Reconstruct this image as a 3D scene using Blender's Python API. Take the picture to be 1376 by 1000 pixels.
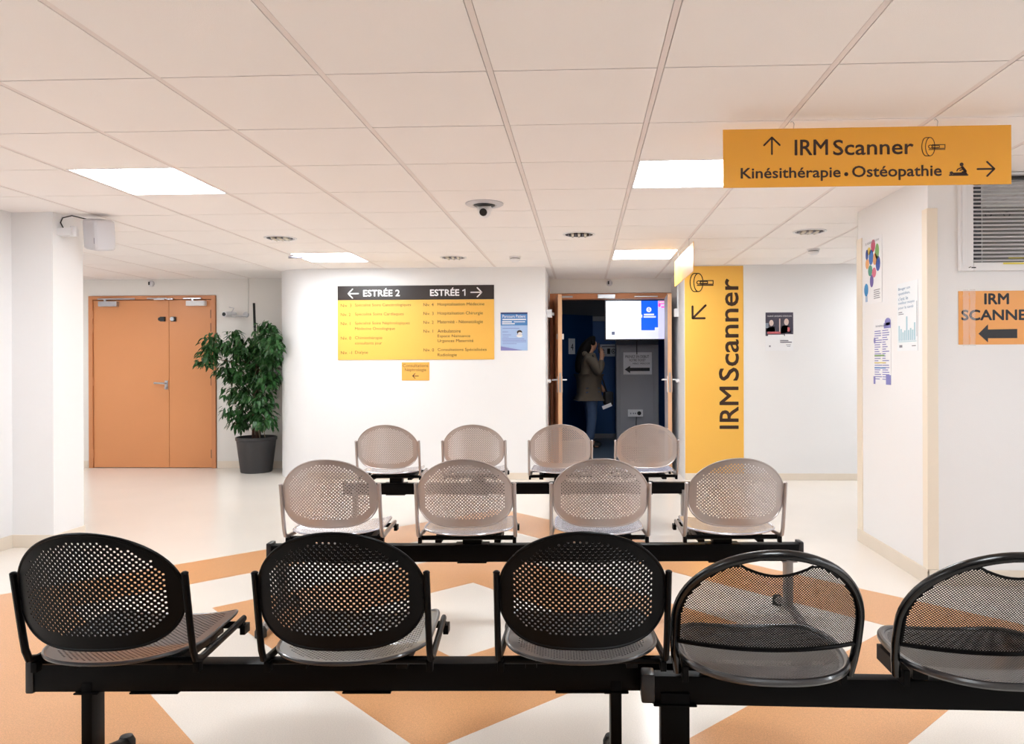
import bpy, bmesh, math, random
from mathutils import Vector, Matrix
from mathutils.geometry import delaunay_2d_cdt
random.seed(7)
sc = bpy.context.scene
COL = sc.collection
PI = math.pi
for _o in list(bpy.data.objects): bpy.data.objects.remove(_o)

# ------------------------------------------------------------------ camera, world, exposure
YAW, ROLL, HC = 0.042, -0.0038, 1.212
camd = bpy.data.cameras.new('camera')
camd.sensor_width = 36.0
camd.lens = 1010.13 * 36 / 1376
camd.shift_x = -52.79 / 1376
camd.shift_y = -9.8 / 1376
camd.clip_start = 0.05
cam = bpy.data.objects.new('camera', camd); COL.objects.link(cam)
cam.matrix_world = (Matrix.Translation((0, 0, HC)) @ Matrix.Rotation(YAW, 4, 'Z')
                    @ Matrix.Rotation(PI / 2, 4, 'X') @ Matrix.Rotation(ROLL, 4, 'Z'))
sc.camera = cam
world = bpy.data.worlds.new('world'); sc.world = world
world.use_nodes = True
world.node_tree.nodes['Background'].inputs[0].default_value = (0.95, 0.97, 1.0, 1)
world.node_tree.nodes['Background'].inputs[1].default_value = 2.3
sc.view_settings.view_transform = 'Standard'
sc.view_settings.look = 'None'
sc.view_settings.gamma = 1.0
sc.view_settings.use_curve_mapping = False
sc.view_settings.exposure = 0.95
sc.cycles.max_bounces = 10
sc.cycles.diffuse_bounces = 5
sc.cycles.transparent_max_bounces = 12
LAMP_STRENGTH = 14.0

# ------------------------------------------------------------------ materials
def lin(h):
    h = h.lstrip('#')
    out = []
    for i in (0, 2, 4):
        c = int(h[i:i + 2], 16) / 255
        out.append(c / 12.92 if c <= 0.04045 else ((c + 0.055) / 1.055) ** 2.4)
    return (*out, 1)

MATS = {}
def mat(name, col, rough=0.5, metal=0.0, var=0.0, vscale=8.0, bump=0.0, bscale=60.0, emit=0.0, coat=0.0, spec=0.5, trans=0.0, alpha=1.0):
    if name in MATS: return MATS[name]
    m = bpy.data.materials.new(name); m.use_nodes = True
    nt = m.node_tree; b = nt.nodes['Principled BSDF']
    c = lin(col) if isinstance(col, str) else (*col, 1)
    b.inputs['Base Color'].default_value = c
    b.inputs['Roughness'].default_value = rough
    b.inputs['Metallic'].default_value = metal
    b.inputs['Specular IOR Level'].default_value = spec
    b.inputs['Coat Weight'].default_value = coat
    b.inputs['Transmission Weight'].default_value = trans
    b.inputs['Alpha'].default_value = alpha
    if emit:
        b.inputs['Emission Color'].default_value = c
        b.inputs['Emission Strength'].default_value = emit
    tc = nt.nodes.new('ShaderNodeTexCoord')
    if var:
        n = nt.nodes.new('ShaderNodeTexNoise'); n.inputs['Scale'].default_value = vscale; n.inputs['Detail'].default_value = 4
        nt.links.new(tc.outputs['Object'], n.inputs['Vector'])
        mx = nt.nodes.new('ShaderNodeMix'); mx.data_type = 'RGBA'
        mx.inputs[6].default_value = tuple(x * (1 - var) for x in c[:3]) + (1,)
        mx.inputs[7].default_value = tuple(min(1, x * (1 + var)) for x in c[:3]) + (1,)
        nt.links.new(n.outputs['Fac'], mx.inputs[0]); nt.links.new(mx.outputs[2], b.inputs['Base Color'])
    if bump:
        n2 = nt.nodes.new('ShaderNodeTexNoise'); n2.inputs['Scale'].default_value = bscale; n2.inputs['Detail'].default_value = 3
        nt.links.new(tc.outputs['Object'], n2.inputs['Vector'])
        bp = nt.nodes.new('ShaderNodeBump'); bp.inputs['Strength'].default_value = bump; bp.inputs['Distance'].default_value = 0.01
        nt.links.new(n2.outputs['Fac'], bp.inputs['Height']); nt.links.new(bp.outputs['Normal'], b.inputs['Normal'])
    MATS[name] = m
    return m

WALL = mat('white_wall_paint', '#f0eff0', 0.55, var=0.01, vscale=1.5, bump=0.05, bscale=180)
CREAM = mat('cream_wall_paint', '#ebe7e2', 0.55, var=0.012, vscale=1.5, bump=0.05, bscale=180)
TILE = mat('ceiling_tile_mineral', '#f8f3f1', 0.9, var=0.012, vscale=3, bump=0.15, bscale=350)
RUNNER = mat('ceiling_runner_enamel', '#ece2df', 0.6, var=0.01)
PLENUM = mat('ceiling_void_grey', '#4a443f', 0.9, var=0.05)
def vinyl(name, col, spk, rough):
    m = mat(name, col, rough, bump=0.02, bscale=90)
    nt = m.node_tree; b = nt.nodes['Principled BSDF']; c = lin(col)
    tc = nt.nodes.new('ShaderNodeTexCoord')
    n = nt.nodes.new('ShaderNodeTexNoise'); n.inputs['Scale'].default_value = 240; n.inputs['Detail'].default_value = 2
    n3 = nt.nodes.new('ShaderNodeTexNoise'); n3.inputs['Scale'].default_value = 2.2; n3.inputs['Detail'].default_value = 5
    nt.links.new(tc.outputs['Object'], n.inputs['Vector']); nt.links.new(tc.outputs['Object'], n3.inputs['Vector'])
    r = nt.nodes.new('ShaderNodeValToRGB')
    r.color_ramp.elements[0].position = 0.35; r.color_ramp.elements[0].color = tuple(x * (1 - spk) for x in c[:3]) + (1,)
    r.color_ramp.elements[1].position = 0.68; r.color_ramp.elements[1].color = tuple(min(1, x * (1 + spk * 1.3)) for x in c[:3]) + (1,)
    nt.links.new(n.outputs['Fac'], r.inputs['Fac'])
    hs = nt.nodes.new('ShaderNodeHueSaturation')
    mr = nt.nodes.new('ShaderNodeMapRange'); mr.inputs['To Min'].default_value = 0.96; mr.inputs['To Max'].default_value = 1.04
    nt.links.new(n3.outputs['Fac'], mr.inputs['Value']); nt.links.new(mr.outputs['Result'], hs.inputs['Value'])
    nt.links.new(r.outputs['Color'], hs.inputs['Color']); nt.links.new(hs.outputs['Color'], b.inputs['Base Color'])
    return m
FLOOR = vinyl('beige_vinyl', '#ebe3da', 0.05, 0.22)
ORANGE_FLOOR = vinyl('orange_vinyl', '#d79f6e', 0.12, 0.28)
SKIRT = mat('beige_skirting_vinyl', '#e8dccd', 0.4, var=0.03)
GUARD = mat('cream_corner_guard', '#f1e5d4', 0.35, var=0.01)
BLACK = mat('black_enamel', '#040304', 0.42, var=0.1, vscale=20, spec=0.10)
BLACKSEAT = mat('black_gloss_enamel', '#040304', 0.36, var=0.1, vscale=20, spec=0.12)
SEATPAN = mat('black_enamel_painted_sheen', '#0f0f14', 0.28, var=0.1, vscale=20, spec=0.8, coat=0.35)  # lighter, glossier copy of the black enamel; sheen of the upturned pans put in
SILVERPAN = mat('silver_enamel_painted_sheen', '#cdccd4', 0.26, metal=0.7, var=0.03, vscale=10)  # paler copy of the silver enamel; ceiling reflection on the pans put into its colour
RIMGLOSS = mat('black_rim_lacquer', '#060607', 0.22, var=0.1, vscale=20, spec=0.45)
SILVER = mat('silver_grey_enamel', '#b3aba9', 0.32, metal=0.75, var=0.03, vscale=10)
GREYLEG = mat('grey_leg_enamel', '#8f8a88', 0.35, metal=0.5, var=0.03)
RUBBER = mat('black_rubber', '#161516', 0.6, var=0.1)
BROWNPL = mat('brown_plastic', '#3b3330', 0.5, var=0.1)
DOORO = mat('orange_door_laminate', '#d8925f', 0.42, var=0.03, vscale=4)
DOORF = mat('orange_door_frame', '#cf8a5c', 0.42, var=0.03, vscale=4)
DOOREDGE = mat('pale_wood_edge', '#dfae86', 0.45, var=0.06, vscale=14)
DOORWHITE = mat('white_door_face', '#d9d6dc', 0.4, var=0.02)
METAL = mat('brushed_steel', '#b9babf', 0.3, metal=0.9, var=0.04, vscale=30)
WHITEPL = mat('white_plastic', '#e9e8ea', 0.4, var=0.01)
GREYPL = mat('pale_grey_plastic', '#cfcdd2', 0.45, var=0.02)
DARKPL = mat('black_plastic', '#1b1a1c', 0.35, var=0.08)
SIGNO = mat('sign_orange', '#fbb440', 0.2, var=0.01, vscale=2)
SIGNY = mat('sign_yellow', '#f7bf58', 0.32, var=0.01, vscale=2)
SIGNDARK = mat('sign_dark_brown', '#2f2624', 0.35, var=0.03)
INK = mat('ink_dark_brown', '#3a2216', 0.5, var=0.03)
INKBLACK = mat('ink_black', '#17161d', 0.5, var=0.03)
INKTHIN = mat('ink_brown_thin', '#5f3f18', 0.5, var=0.03)
INKGREY = mat('ink_grey', '#82808c', 0.6, var=0.03)
WHITEINK = mat('ink_white', '#f4f3f5', 0.45, var=0.01)
PAPER = mat('white_paper', '#f1f1f4', 0.6, var=0.01)
BLUEW = mat('blue_wall_paint', '#0d5599', 0.5, var=0.04, vscale=2)
BLUED = mat('dark_blue_door', '#0a3a6c', 0.45, var=0.04, vscale=2)
GREYP = mat('grey_panel_laminate', '#9b9ca2', 0.45, var=0.02, vscale=3)
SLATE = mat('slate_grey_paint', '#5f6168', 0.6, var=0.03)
BLUEFLOOR = mat('grey_blue_vinyl', '#4c5a68', 0.3, var=0.06)
POT = mat('charcoal_pot', '#3a393b', 0.55, var=0.05, vscale=25)
SOIL = mat('dark_soil', '#2b211b', 0.95, var=0.3, vscale=60, bump=0.5)
BARK = mat('reddish_bark', '#5b4034', 0.8, var=0.25, vscale=30, bump=0.4)
STAKE = mat('black_stake', '#191a1b', 0.5, var=0.1)

# ------------------------------------------------------------------ mesh helpers
class MB:
    def __init__(s): s.v = []; s.f = []
    def add(s, vs, fs):
        o = len(s.v); s.v += [tuple(p) for p in vs]; s.f += [tuple(i + o for i in f) for f in fs]; return s
    def box(s, x0, x1, y0, y1, z0, z1):
        vs = [(x, y, z) for z in (z0, z1) for y in (y0, y1) for x in (x0, x1)]
        return s.add(vs, [(0, 2, 3, 1), (4, 5, 7, 6), (0, 1, 5, 4), (2, 6, 7, 3), (0, 4, 6, 2), (1, 3, 7, 5)])
    def tube(s, pts, r, n=10, closed=False, ry=None, up=None):
        P = [Vector(p) for p in pts]; m = len(P); rings = []
        rr = r if isinstance(r, (list, tuple)) else [r] * m
        prev = None
        for i in range(m):
            if closed: t = P[(i + 1) % m] - P[i - 1]
            elif i == 0: t = P[1] - P[0]
            elif i == m - 1: t = P[-1] - P[-2]
            else: t = (P[i + 1] - P[i]).normalized() + (P[i] - P[i - 1]).normalized()
            t.normalize()
            if prev is None:
                u = Vector(up) if up else (Vector((0, 0, 1)) if abs(t.z) < 0.9 else Vector((1, 0, 0)))
            else: u = prev
            u = (u - t * u.dot(t)).normalized(); w = t.cross(u); prev = u
            k = (ry / r) if (ry and not isinstance(r, (list, tuple))) else 1.0
            rings.append([P[i] + (u * math.cos(2 * PI * j / n) + w * k * math.sin(2 * PI * j / n)) * rr[i] for j in range(n)])
        vs = [q for ring in rings for q in ring]; fs = []
        for i in range(m if closed else m - 1):
            a = i * n; b = ((i + 1) % m) * n
            for j in range(n): fs.append((a + j, a + (j + 1) % n, b + (j + 1) % n, b + j))
        if not closed:
            fs.append(tuple(range(n - 1, -1, -1))); fs.append(tuple((m - 1) * n + j for j in range(n)))
        return s.add(vs, fs)
    def lathe(s, prof, n=24, c=(0, 0, 0), axis='z'):
        vs = []; fs = []
        for (r, h) in prof:
            for j in range(n):
                a = 2 * PI * j / n; x, y, z = r * math.cos(a), r * math.sin(a), h
                if axis == 'y': x, y, z = x, h, y
                if axis == 'x': x, y, z = h, x, y
                vs.append((x + c[0], y + c[1], z + c[2]))
        for i in range(len(prof) - 1):
            for j in range(n): fs.append((i * n + j, i * n + (j + 1) % n, (i + 1) * n + (j + 1) % n, (i + 1) * n + j))
        fs.append(tuple(range(n - 1, -1, -1))); fs.append(tuple((len(prof) - 1) * n + j for j in range(n)))
        return s.add(vs, fs)
    def ball(s, c, r, n=12, m=8):
        rx, ry, rz = r if isinstance(r, tuple) else (r, r, r)
        vs = [(c[0], c[1], c[2] + rz)]
        for i in range(1, m):
            t = PI * i / m
            for j in range(n):
                a = 2 * PI * j / n; vs.append((c[0] + rx * math.sin(t) * math.cos(a), c[1] + ry * math.sin(t) * math.sin(a), c[2] + rz * math.cos(t)))
        vs.append((c[0], c[1], c[2] - rz)); fs = []
        for j in range(n): fs.append((0, 1 + j, 1 + (j + 1) % n)); fs.append((len(vs) - 1, 1 + (m - 2) * n + (j + 1) % n, 1 + (m - 2) * n + j))
        for i in range(m - 2):
            for j in range(n): fs.append((1 + i * n + j, 1 + (i + 1) * n + j, 1 + (i + 1) * n + (j + 1) % n, 1 + i * n + (j + 1) % n))
        return s.add(vs, fs)
    def prism(s, poly, z0, z1, axis='z'):
        n = len(poly)
        def P(a, b, h): return (a, b, h) if axis == 'z' else ((a, h, b) if axis == 'y' else (h, a, b))
        vs = [P(a, b, z0) for a, b in poly] + [P(a, b, z1) for a, b in poly]
        fs = [tuple(range(n - 1, -1, -1)), tuple(range(n, 2 * n))] + [(i, (i + 1) % n, n + (i + 1) % n, n + i) for i in range(n)]
        return s.add(vs, fs)
    def rect(s, x0, x1, z0, z1, y=0.0, t=0.0006): return s.box(x0, x1, y - t, y, z0, z1)
    def disc(s, cx, cz, rx, rz, y=0.0, t=0.0006, n=20):
        return s.prism([(cx + rx * math.cos(2 * PI * j / n), cz + rz * math.sin(2 * PI * j / n)) for j in range(n)], y - t, y, 'y')
    def stroke(s, pts, w, y=0.0, t=0.0006, closed=False):
        P = [Vector(p) for p in pts]
        if closed: P.append(P[0])
        for a, b in zip(P, P[1:]):
            d = (b - a)
            if d.length < 1e-7: continue
            d.normalize(); n = Vector((-d.y, d.x)) * w / 2
            s.prism([tuple(a + n), tuple(a - n), tuple(b - n), tuple(b + n)], y - t, y, 'y')
        for p in P: s.disc(p.x, p.y, w / 2, w / 2, y, t, 8)
        return s
    def mesh(s, name, m=None, smooth=False, bevel=0.0, bseg=2):
        me = bpy.data.meshes.new(name); me.from_pydata(s.v, [], s.f)
        bm = bmesh.new(); bm.from_mesh(me)
        bmesh.ops.recalc_face_normals(bm, faces=bm.faces)
        if bevel:
            es = [e for e in bm.edges if len(e.link_faces) == 2 and e.calc_face_angle(0) > 0.5]
            bmesh.ops.bevel(bm, geom=es, offset=bevel, segments=bseg, affect='EDGES', profile=0.6)
        bm.to_mesh(me); bm.free()
        if m: me.materials.append(m)
        if smooth:
            for p in me.polygons: p.use_smooth = True
            if smooth == 'auto': autosmooth(me)
        return me
    def build(s, name, m, parent=None, smooth=False, bevel=0.0, loc=None, bseg=2):
        return link(name, s.mesh(name, m, smooth, bevel, bseg), parent, loc)

def autosmooth(me, ang=0.6):
    bm = bmesh.new(); bm.from_mesh(me)
    for e in bm.edges:
        if len(e.link_faces) == 2: e.smooth = e.calc_face_angle(0) < ang
    bm.to_mesh(me); bm.free()

def link(name, me, parent=None, loc=None):
    o = bpy.data.objects.new(name, me); COL.objects.link(o)
    if parent: o.parent = parent
    if loc is not None: o.location = loc
    return o
def tag(o, label=None, cat=None, group=None, kind=None):
    if label: o['label'] = label
    if cat: o['category'] = cat
    if group: o['group'] = group
    if kind: o['kind'] = kind
    return o
def thing(name, label, cat, loc=(0, 0, 0), rotz=0.0, group=None, kind=None):
    o = bpy.data.objects.new(name, None); COL.objects.link(o); o.empty_display_size = 0.1
    o.location = loc; o.rotation_euler = (0, 0, rotz)
    return tag(o, label, cat, group, kind)
def struct(name, mb, m, label=None, bevel=0.0, smooth=False):
    o = mb.build(name, m, None, smooth, bevel); o['kind'] = 'structure'
    if label: o['label'] = label
    return o
def evalmesh(o):
    bpy.context.view_layer.update()
    dg = bpy.context.evaluated_depsgraph_get()
    me = bpy.data.meshes.new_from_object(o.evaluated_get(dg), depsgraph=dg)
    bpy.data.objects.remove(o)
    return me

_tc = {}
def text(s, x0, x1, z0, z1, m, parent, y=-0.001, rot=0, bold=0.0, name='lettering', keep=False):
    cu = bpy.data.curves.new('t', 'FONT'); cu.body = s; cu.resolution_u = 3
    o = bpy.data.objects.new('t', cu); COL.objects.link(o)
    me = evalmesh(o); bpy.data.curves.remove(cu)
    P = [(v.co.x, v.co.y) for v in me.vertices]
    if rot == 90: P = [(-b, a) for a, b in P]
    ax, bx_ = min(p[0] for p in P), max(p[0] for p in P); az, bz = min(p[1] for p in P), max(p[1] for p in P)
    for v, p in zip(me.vertices, P):
        v.co = (x0 + (p[0] - ax) / (bx_ - ax) * (x1 - x0), y, z0 + (p[1] - az) / (bz - az) * (z1 - z0))
    if bold:
        bm = bmesh.new(); bm.from_mesh(me); src = list(bm.faces); w_ = bold * (z1 - z0 if not rot else x1 - x0)
        for k, (ox, oz) in enumerate(((1, 0), (-1, 0), (0, 1), (0, -1), (.7, .7), (-.7, .7), (.7, -.7), (-.7, -.7))):
            d = bmesh.ops.duplicate(bm, geom=src)
            for g in d['geom']:
                if isinstance(g, bmesh.types.BMVert): g.co += Vector((ox * w_, -0.00001 * (k + 1), oz * w_))
        bm.to_mesh(me); bm.free()
    me.materials.clear(); me.materials.append(m); me.name = name
    return link(name, me, parent)

# ------------------------------------------------------------------ the room
CEIL = 2.248
WT = 2.30
# floor
fl = MB().box(-6.8, 4.7, -3.2, 9.1, -0.1, 0.0)
floor = struct('floor', fl, FLOOR, 'beige speckled vinyl floor with a nested orange diamond pattern')
FC = (-0.57, 3.62)
def dia(a, b, a2=None):       # dx+dy within -a2..a, |dx-dy|<=b
    c = a2 or a
    return [(FC[0] + (u + v) / 2, FC[1] + (u - v) / 2) for u, v in ((a, b), (a, -b), (-c, -b), (-c, b))]
def ring(outer, inner, name):
    mb = MB(); n = 4
    for i in range(4):
        j = (i + 1) % 4
        mb.prism([outer[i], outer[j], inner[j], inner[i]], -0.002, 0.0008)
    o = mb.build(name, ORANGE_FLOOR, floor); return o
ring(dia(2.55, 2.78, 3.0), dia(1.88, 2.08, 1.94), 'orange_inlay')
ring(dia(1.22, 1.36), dia(0.50, 0.59), 'orange_inlay')

# ceiling: runners, tiles, slab
slab = MB().box(-6.8, 4.7, -3.2, 9.3, 2.30, 2.40)
ceiling = struct('ceiling', slab, PLENUM, 'suspended ceiling of square cream tiles in a pale grid')
GX0, GY0, G = 0.276, 2.04, 0.6
LAMPS = [(-2.724, 3.84), (0.276, 3.84), (-2.724, 6.84), (0.276, 6.84), (-2.724, 0.84), (0.276, 0.84), (3.276, 0.84),
         (-5.724, 6.84), (3.276, 6.84)]
tile_me = MB().box(0.013, G - 0.013, 0.0038, G - 0.0038, 0, 0.02).mesh('ceiling_tile', TILE)
run_me = MB().box(-0.0105, 0.0105, -3.1, 9.15, 0.0015, 0.02).mesh('grid_runner', RUNNER)
far = MB()
for i in range(-12, 8):
    x = GX0 + G * i
    r = link('grid_runner', run_me, ceiling, (x, 0, CEIL))
    for j in range(-9, 12):
        y = GY0 + G * j
        if any(abs(x - lx) < 0.1 and abs(y - ly) < 0.1 for lx, ly in LAMPS): continue
        if x < -4.3 and y < 4.4: continue
        if y > 8.9 and not (-1.2 < x < 1.2): continue
        if y >= 1.9 and x < 3.0: link('ceiling_tile', tile_me, ceiling, (x, y, CEIL))
        else: far.box(x + 0.013, x + G - 0.013, y + 0.0028, y + G - 0.0028, CEIL, CEIL + 0.02)
fo = far.build('ceiling_tiles_beyond_frame', TILE, ceiling); fo['kind'] = 'stuff'

# walls
struct('wall_left', MB().box(-4.0, -3.83, -3.2, 4.89, 0, WT), WALL, 'white left wall running toward the camera')
struct('wall_pillar', MB().box(-6.8, -3.545, 4.89, 5.195, 0, WT), WALL, 'white wall end projecting at the left')
struct('wall_alcove', MB().box(-6.8, -6.6, 5.195, 8.9, 0, WT), WALL)
# wall with the orange door (opening X -5.86..-4.39)
w = MB().box(-6.8, -5.90, 8.75, 8.95, 0, WT).box(-4.345, -3.2, 8.75, 8.95, 0, WT).box(-5.90, -4.345, 8.75, 8.95, 2.055, WT)
struct('wall_door_side', w, CREAM, 'cream wall around the orange double door')
# centre block with rounded left corner
R = 0.42; pts = [(-0.395, 7.93)]
for k in range(13):
    a = math.radians(-90 - 90 * k / 12)
    pts.append((-3.36 + R + R * math.cos(a), 7.93 + R + R * math.sin(a)))
pts += [(-3.36, 8.95), (-0.6, 8.95), (-0.6, 9.3), (-0.395, 9.3)]
struct('wall_back', MB().prism(pts, 0, WT), WALL, 'white back wall with a rounded corner beside the plant', smooth='auto')
struct('wall_back_right', MB().box(1.065, 4.7, 7.93, 8.13, 0, WT).box(1.065, 1.25, 8.13, 9.3, 0, WT), WALL, 'white back wall right of the passage')
struct('wall_over_passage', MB().box(-0.395, 1.065, 9.1, 9.3, 2.075, WT), CREAM, 'cream strip of wall above the passage door')
# right hand office block (hollow, window in front)
WX0, WX1, WZ0 = 2.045, 3.25, 1.712
m_ = MB().box(1.885, WX0, 4.19, 4.29, 0, WT).box(WX0, WX1, 4.19, 4.29, 0, WZ0).box(WX1, 4.7, 4.19, 4.29, 0, WT)
struct('wall_office_front', m_, WALL, 'white office wall under the window with blinds')
struct('wall_office_side', MB().box(1.885, 1.985, 4.29, 5.23, 0, WT), WALL, 'white office side wall with three posters')
struct('wall_office_rear', MB().box(1.985, 4.7, 5.13, 5.23, 0, WT), mat('office_grey_paint', '#85807c', 0.6, var=0.03))
struct('floor_office', MB().box(1.985, 4.5, 4.29, 5.13, 0.0, 0.01), FLOOR)
t = thing('ceiling_light', 'added unseen light panel that brightens the office behind the blind', 'ceiling light', (3.3, 4.6, 2.225), 0, 'square light panels in the ceiling')  # lamp out of sight, added to brighten the office behind the slats
MB().box(0, 1.2, 0, 0.3, 0.005, 0.022).build('lamp_frame', WHITEPL, t, False, 0.003)
MB().box(0.02, 1.18, 0.02, 0.28, 0, 0.005).build('diffuser', mat('office_fill_diffuser', (0.96, 0.98, 1.0), 0.5, emit=2.0), t)
struct('wall_right', MB().box(4.0, 4.2, -3.2, -1.6, 0, WT).box(4.0, 4.2, 3.3, 4.19, 0, WT).box(4.0, 4.2, -1.6, 3.3, 0, 0.9).box(4.0, 4.2, -1.6, 3.3, 2.15, WT), WALL)
wm = MB().box(4.05, 4.12, -1.6, 3.3, 0.9, 0.96).box(4.05, 4.12, -1.6, 3.3, 2.09, 2.15)
for k in range(5): wm.box(4.05, 4.12, -1.6 + 1.21 * k, -1.54 + 1.21 * k, 0.96, 2.09)
struct('window_2', wm, WHITEPL, 'row of windows in the right wall outside the picture')
struct('ground_outside', MB().box(4.2, 30, -25, 25, -0.2, -0.1), mat('outdoor_paving', '#8d8a84', 0.9, var=0.1))
struct('wall_right_far', MB().box(4.5, 4.7, 5.23, 7.93, 0, WT), WALL)
struct('wall_behind', MB().box(-4.0, 4.2, -3.2, -3.0, 0, WT), mat('grey_wall_paint', '#8f8c8c', 0.6, var=0.02))
# skirting
def skirt(name, *boxes):
    mb = MB()
    for b in boxes: mb.box(*b[:4], 0, b[4] if len(b) > 4 else 0.085)
    o = mb.build(name, SKIRT, None, False, 0.003); o['kind'] = 'structure'
    return o
skirt('baseboard_left', (-3.83, -3.82, -3.0, 4.88), (-3.83, -3.535, 4.88, 4.89), (-3.545, -3.535, 4.89, 5.2))
skirt('baseboard_door_side', (-6.6, -5.915, 8.74, 8.75), (-4.335, -3.36, 8.74, 8.75))
skirt('baseboard_back', (-2.95, -0.395, 7.921, 7.93, 0.07))
skirt('baseboard_back_right', (1.065, 4.5, 7.921, 7.93, 0.07))
skirt('baseboard_office', (1.875, 1.885, 4.18, 5.24), (1.875, 4.0, 4.18, 4.19))
# corner guards
def guard(name, pl):
    o = MB().prism(pl, 0.086, 2.058).build(name, GUARD, None, False, 0.002); o['kind'] = 'structure'; return o
guard('trim_1', [(1.877, 4.182), (1.935, 4.182), (1.935, 4.19), (1.885, 4.19), (1.885, 4.245), (1.877, 4.245)])
guard('trim_2', [(1.877, 5.238), (1.935, 5.238), (1.935, 5.23), (1.885, 5.23), (1.885, 5.15), (1.877, 5.15)])

# ------------------------------------------------------------------ ceiling lamps
LAMPM = mat('lamp_diffuser', (0.905, 0.965, 1.0), 0.5, emit=LAMP_STRENGTH)
lamp_dif = MB().box(0.022, G - 0.016, 0.012, G - 0.012, 0.004, 0.012).mesh('diffuser', LAMPM)
lf = MB()
for a in ((0.013, 0.022, 0.004, G - 0.004), (G - 0.016, G - 0.013 + 0.002, 0.004, G - 0.004), (0.022, G - 0.016, 0.004, 0.012), (0.022, G - 0.016, G - 0.012, G - 0.004)):
    lf.box(*a, 0.0, 0.02)
lamp_fr = lf.mesh('lamp_frame', WHITEPL)
LL = ['bright square ceiling light panel nearest the left pillar', 'bright square ceiling light panel partly behind the hanging orange sign',
      'small bright ceiling light panel above the directory sign', 'small bright ceiling light panel in front of the passage door',
      'square ceiling light panel above the nearest black seats at left', 'square ceiling light panel above the nearest black seats at centre', 'square ceiling light panel above the bench with mesh seats',
      'square ceiling light panel in the alcove before the orange door', 'square ceiling light panel behind the office side wall']
for k, (x, y) in enumerate(LAMPS):
    t = thing('ceiling_light', LL[k], 'ceiling light', (x, y, CEIL), 0, 'square light panels in the ceiling')
    link('diffuser', lamp_dif, t); link('lamp_frame', lamp_fr, t)

# ------------------------------------------------------------------ perforated sheets
def perf_sheet(outline, holes, hr, nseg, fill, mapf, cut=None, thick=0.002, rot0=0.0):
    pts = []; edges = []
    def loop(L):
        b = len(pts)
        for p in L: pts.append(Vector(p))
        edges.extend((b + i, b + (i + 1) % len(L)) for i in range(len(L)))
    loop(outline)
    if cut: loop(cut)
    def inside(p, poly):
        c = False; x, y = p; n = len(poly)
        for i in range(n):
            x1, y1 = poly[i]; x2, y2 = poly[i - 1]
            if (y1 > y) != (y2 > y) and x < (x2 - x1) * (y - y1) / (y2 - y1) + x1: c = not c
        return c
    hs = set()
    cell = fill
    buckets = {}
    for h in holes:
        loop([(h[0] + hr * math.cos(rot0 + 2 * PI * k / nseg), h[1] + hr * math.sin(rot0 + 2 * PI * k / nseg)) for k in range(nseg)])
        buckets.setdefault((int(h[0] // cell), int(h[1] // cell)), []).append(h)
    def near(p):
        cx, cy = int(p[0] // cell), int(p[1] // cell)
        for a in (-1, 0, 1):
            for b in (-1, 0, 1): yield from buckets.get((cx + a, cy + b), ())
    xs = [p[0] for p in outline]; ys = [p[1] for p in outline]
    y = min(ys)
    while y < max(ys):
        x = min(xs)
        while x < max(xs):
            p = (x, y)
            if not any((h[0] - x) ** 2 + (h[1] - y) ** 2 < (hr * 1.6) ** 2 for h in near(p)) and inside(p, outline) and not (cut and inside(p, cut)): pts.append(Vector(p))
            x += fill
        y += fill
    rv, re_, rf = delaunay_2d_cdt(pts, edges, [], 0, 1e-7)[:3]
    ap = hr * math.cos(PI / nseg)
    dirs = [(math.cos(rot0 + 2 * PI * (k + .5) / nseg), math.sin(rot0 + 2 * PI * (k + .5) / nseg)) for k in range(nseg)]
    keep = []
    for f in rf:
        cx = sum(rv[i][0] for i in f) / 3; cy = sum(rv[i][1] for i in f) / 3
        bad = False
        for h in near((cx, cy)):
            dx, dy = cx - h[0], cy - h[1]
            if abs(dx) < hr and abs(dy) < hr and max(dx * a + dy * b for a, b in dirs) < ap: bad = True; break
        if bad or not inside((cx, cy), outline) or (cut and inside((cx, cy), cut)): continue
        keep.append(f)
    me = bpy.data.meshes.new('sheet'); me.from_pydata([mapf(p[0], p[1]) for p in rv], [], keep)
    bm = bmesh.new(); bm.from_mesh(me)
    bmesh.ops.delete(bm, geom=[v for v in bm.verts if not v.link_faces], context='VERTS')
    bmesh.ops.recalc_face_normals(bm, faces=bm.faces)
    bm.to_mesh(me); bm.free()
    o = bpy.data.objects.new('sheet', me); COL.objects.link(o)
    md = o.modifiers.new('s', 'SOLIDIFY'); md.thickness = thick; md.offset = 0
    me2 = evalmesh(o)
    for p in me2.polygons: p.use_smooth = True
    autosmooth(me2, 0.7)
    return me2
def merge(me, mb):
    """append an MB to a mesh"""
    bm = bmesh.new(); bm.from_mesh(me)
    t = mb.mesh('tmp', None, 'auto'); bm.from_mesh(t); bm.to_mesh(me); bm.free(); bpy.data.meshes.remove(t)
    return me
def sgnpow(x, p): return math.copysign(abs(x) ** p, x)

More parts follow.
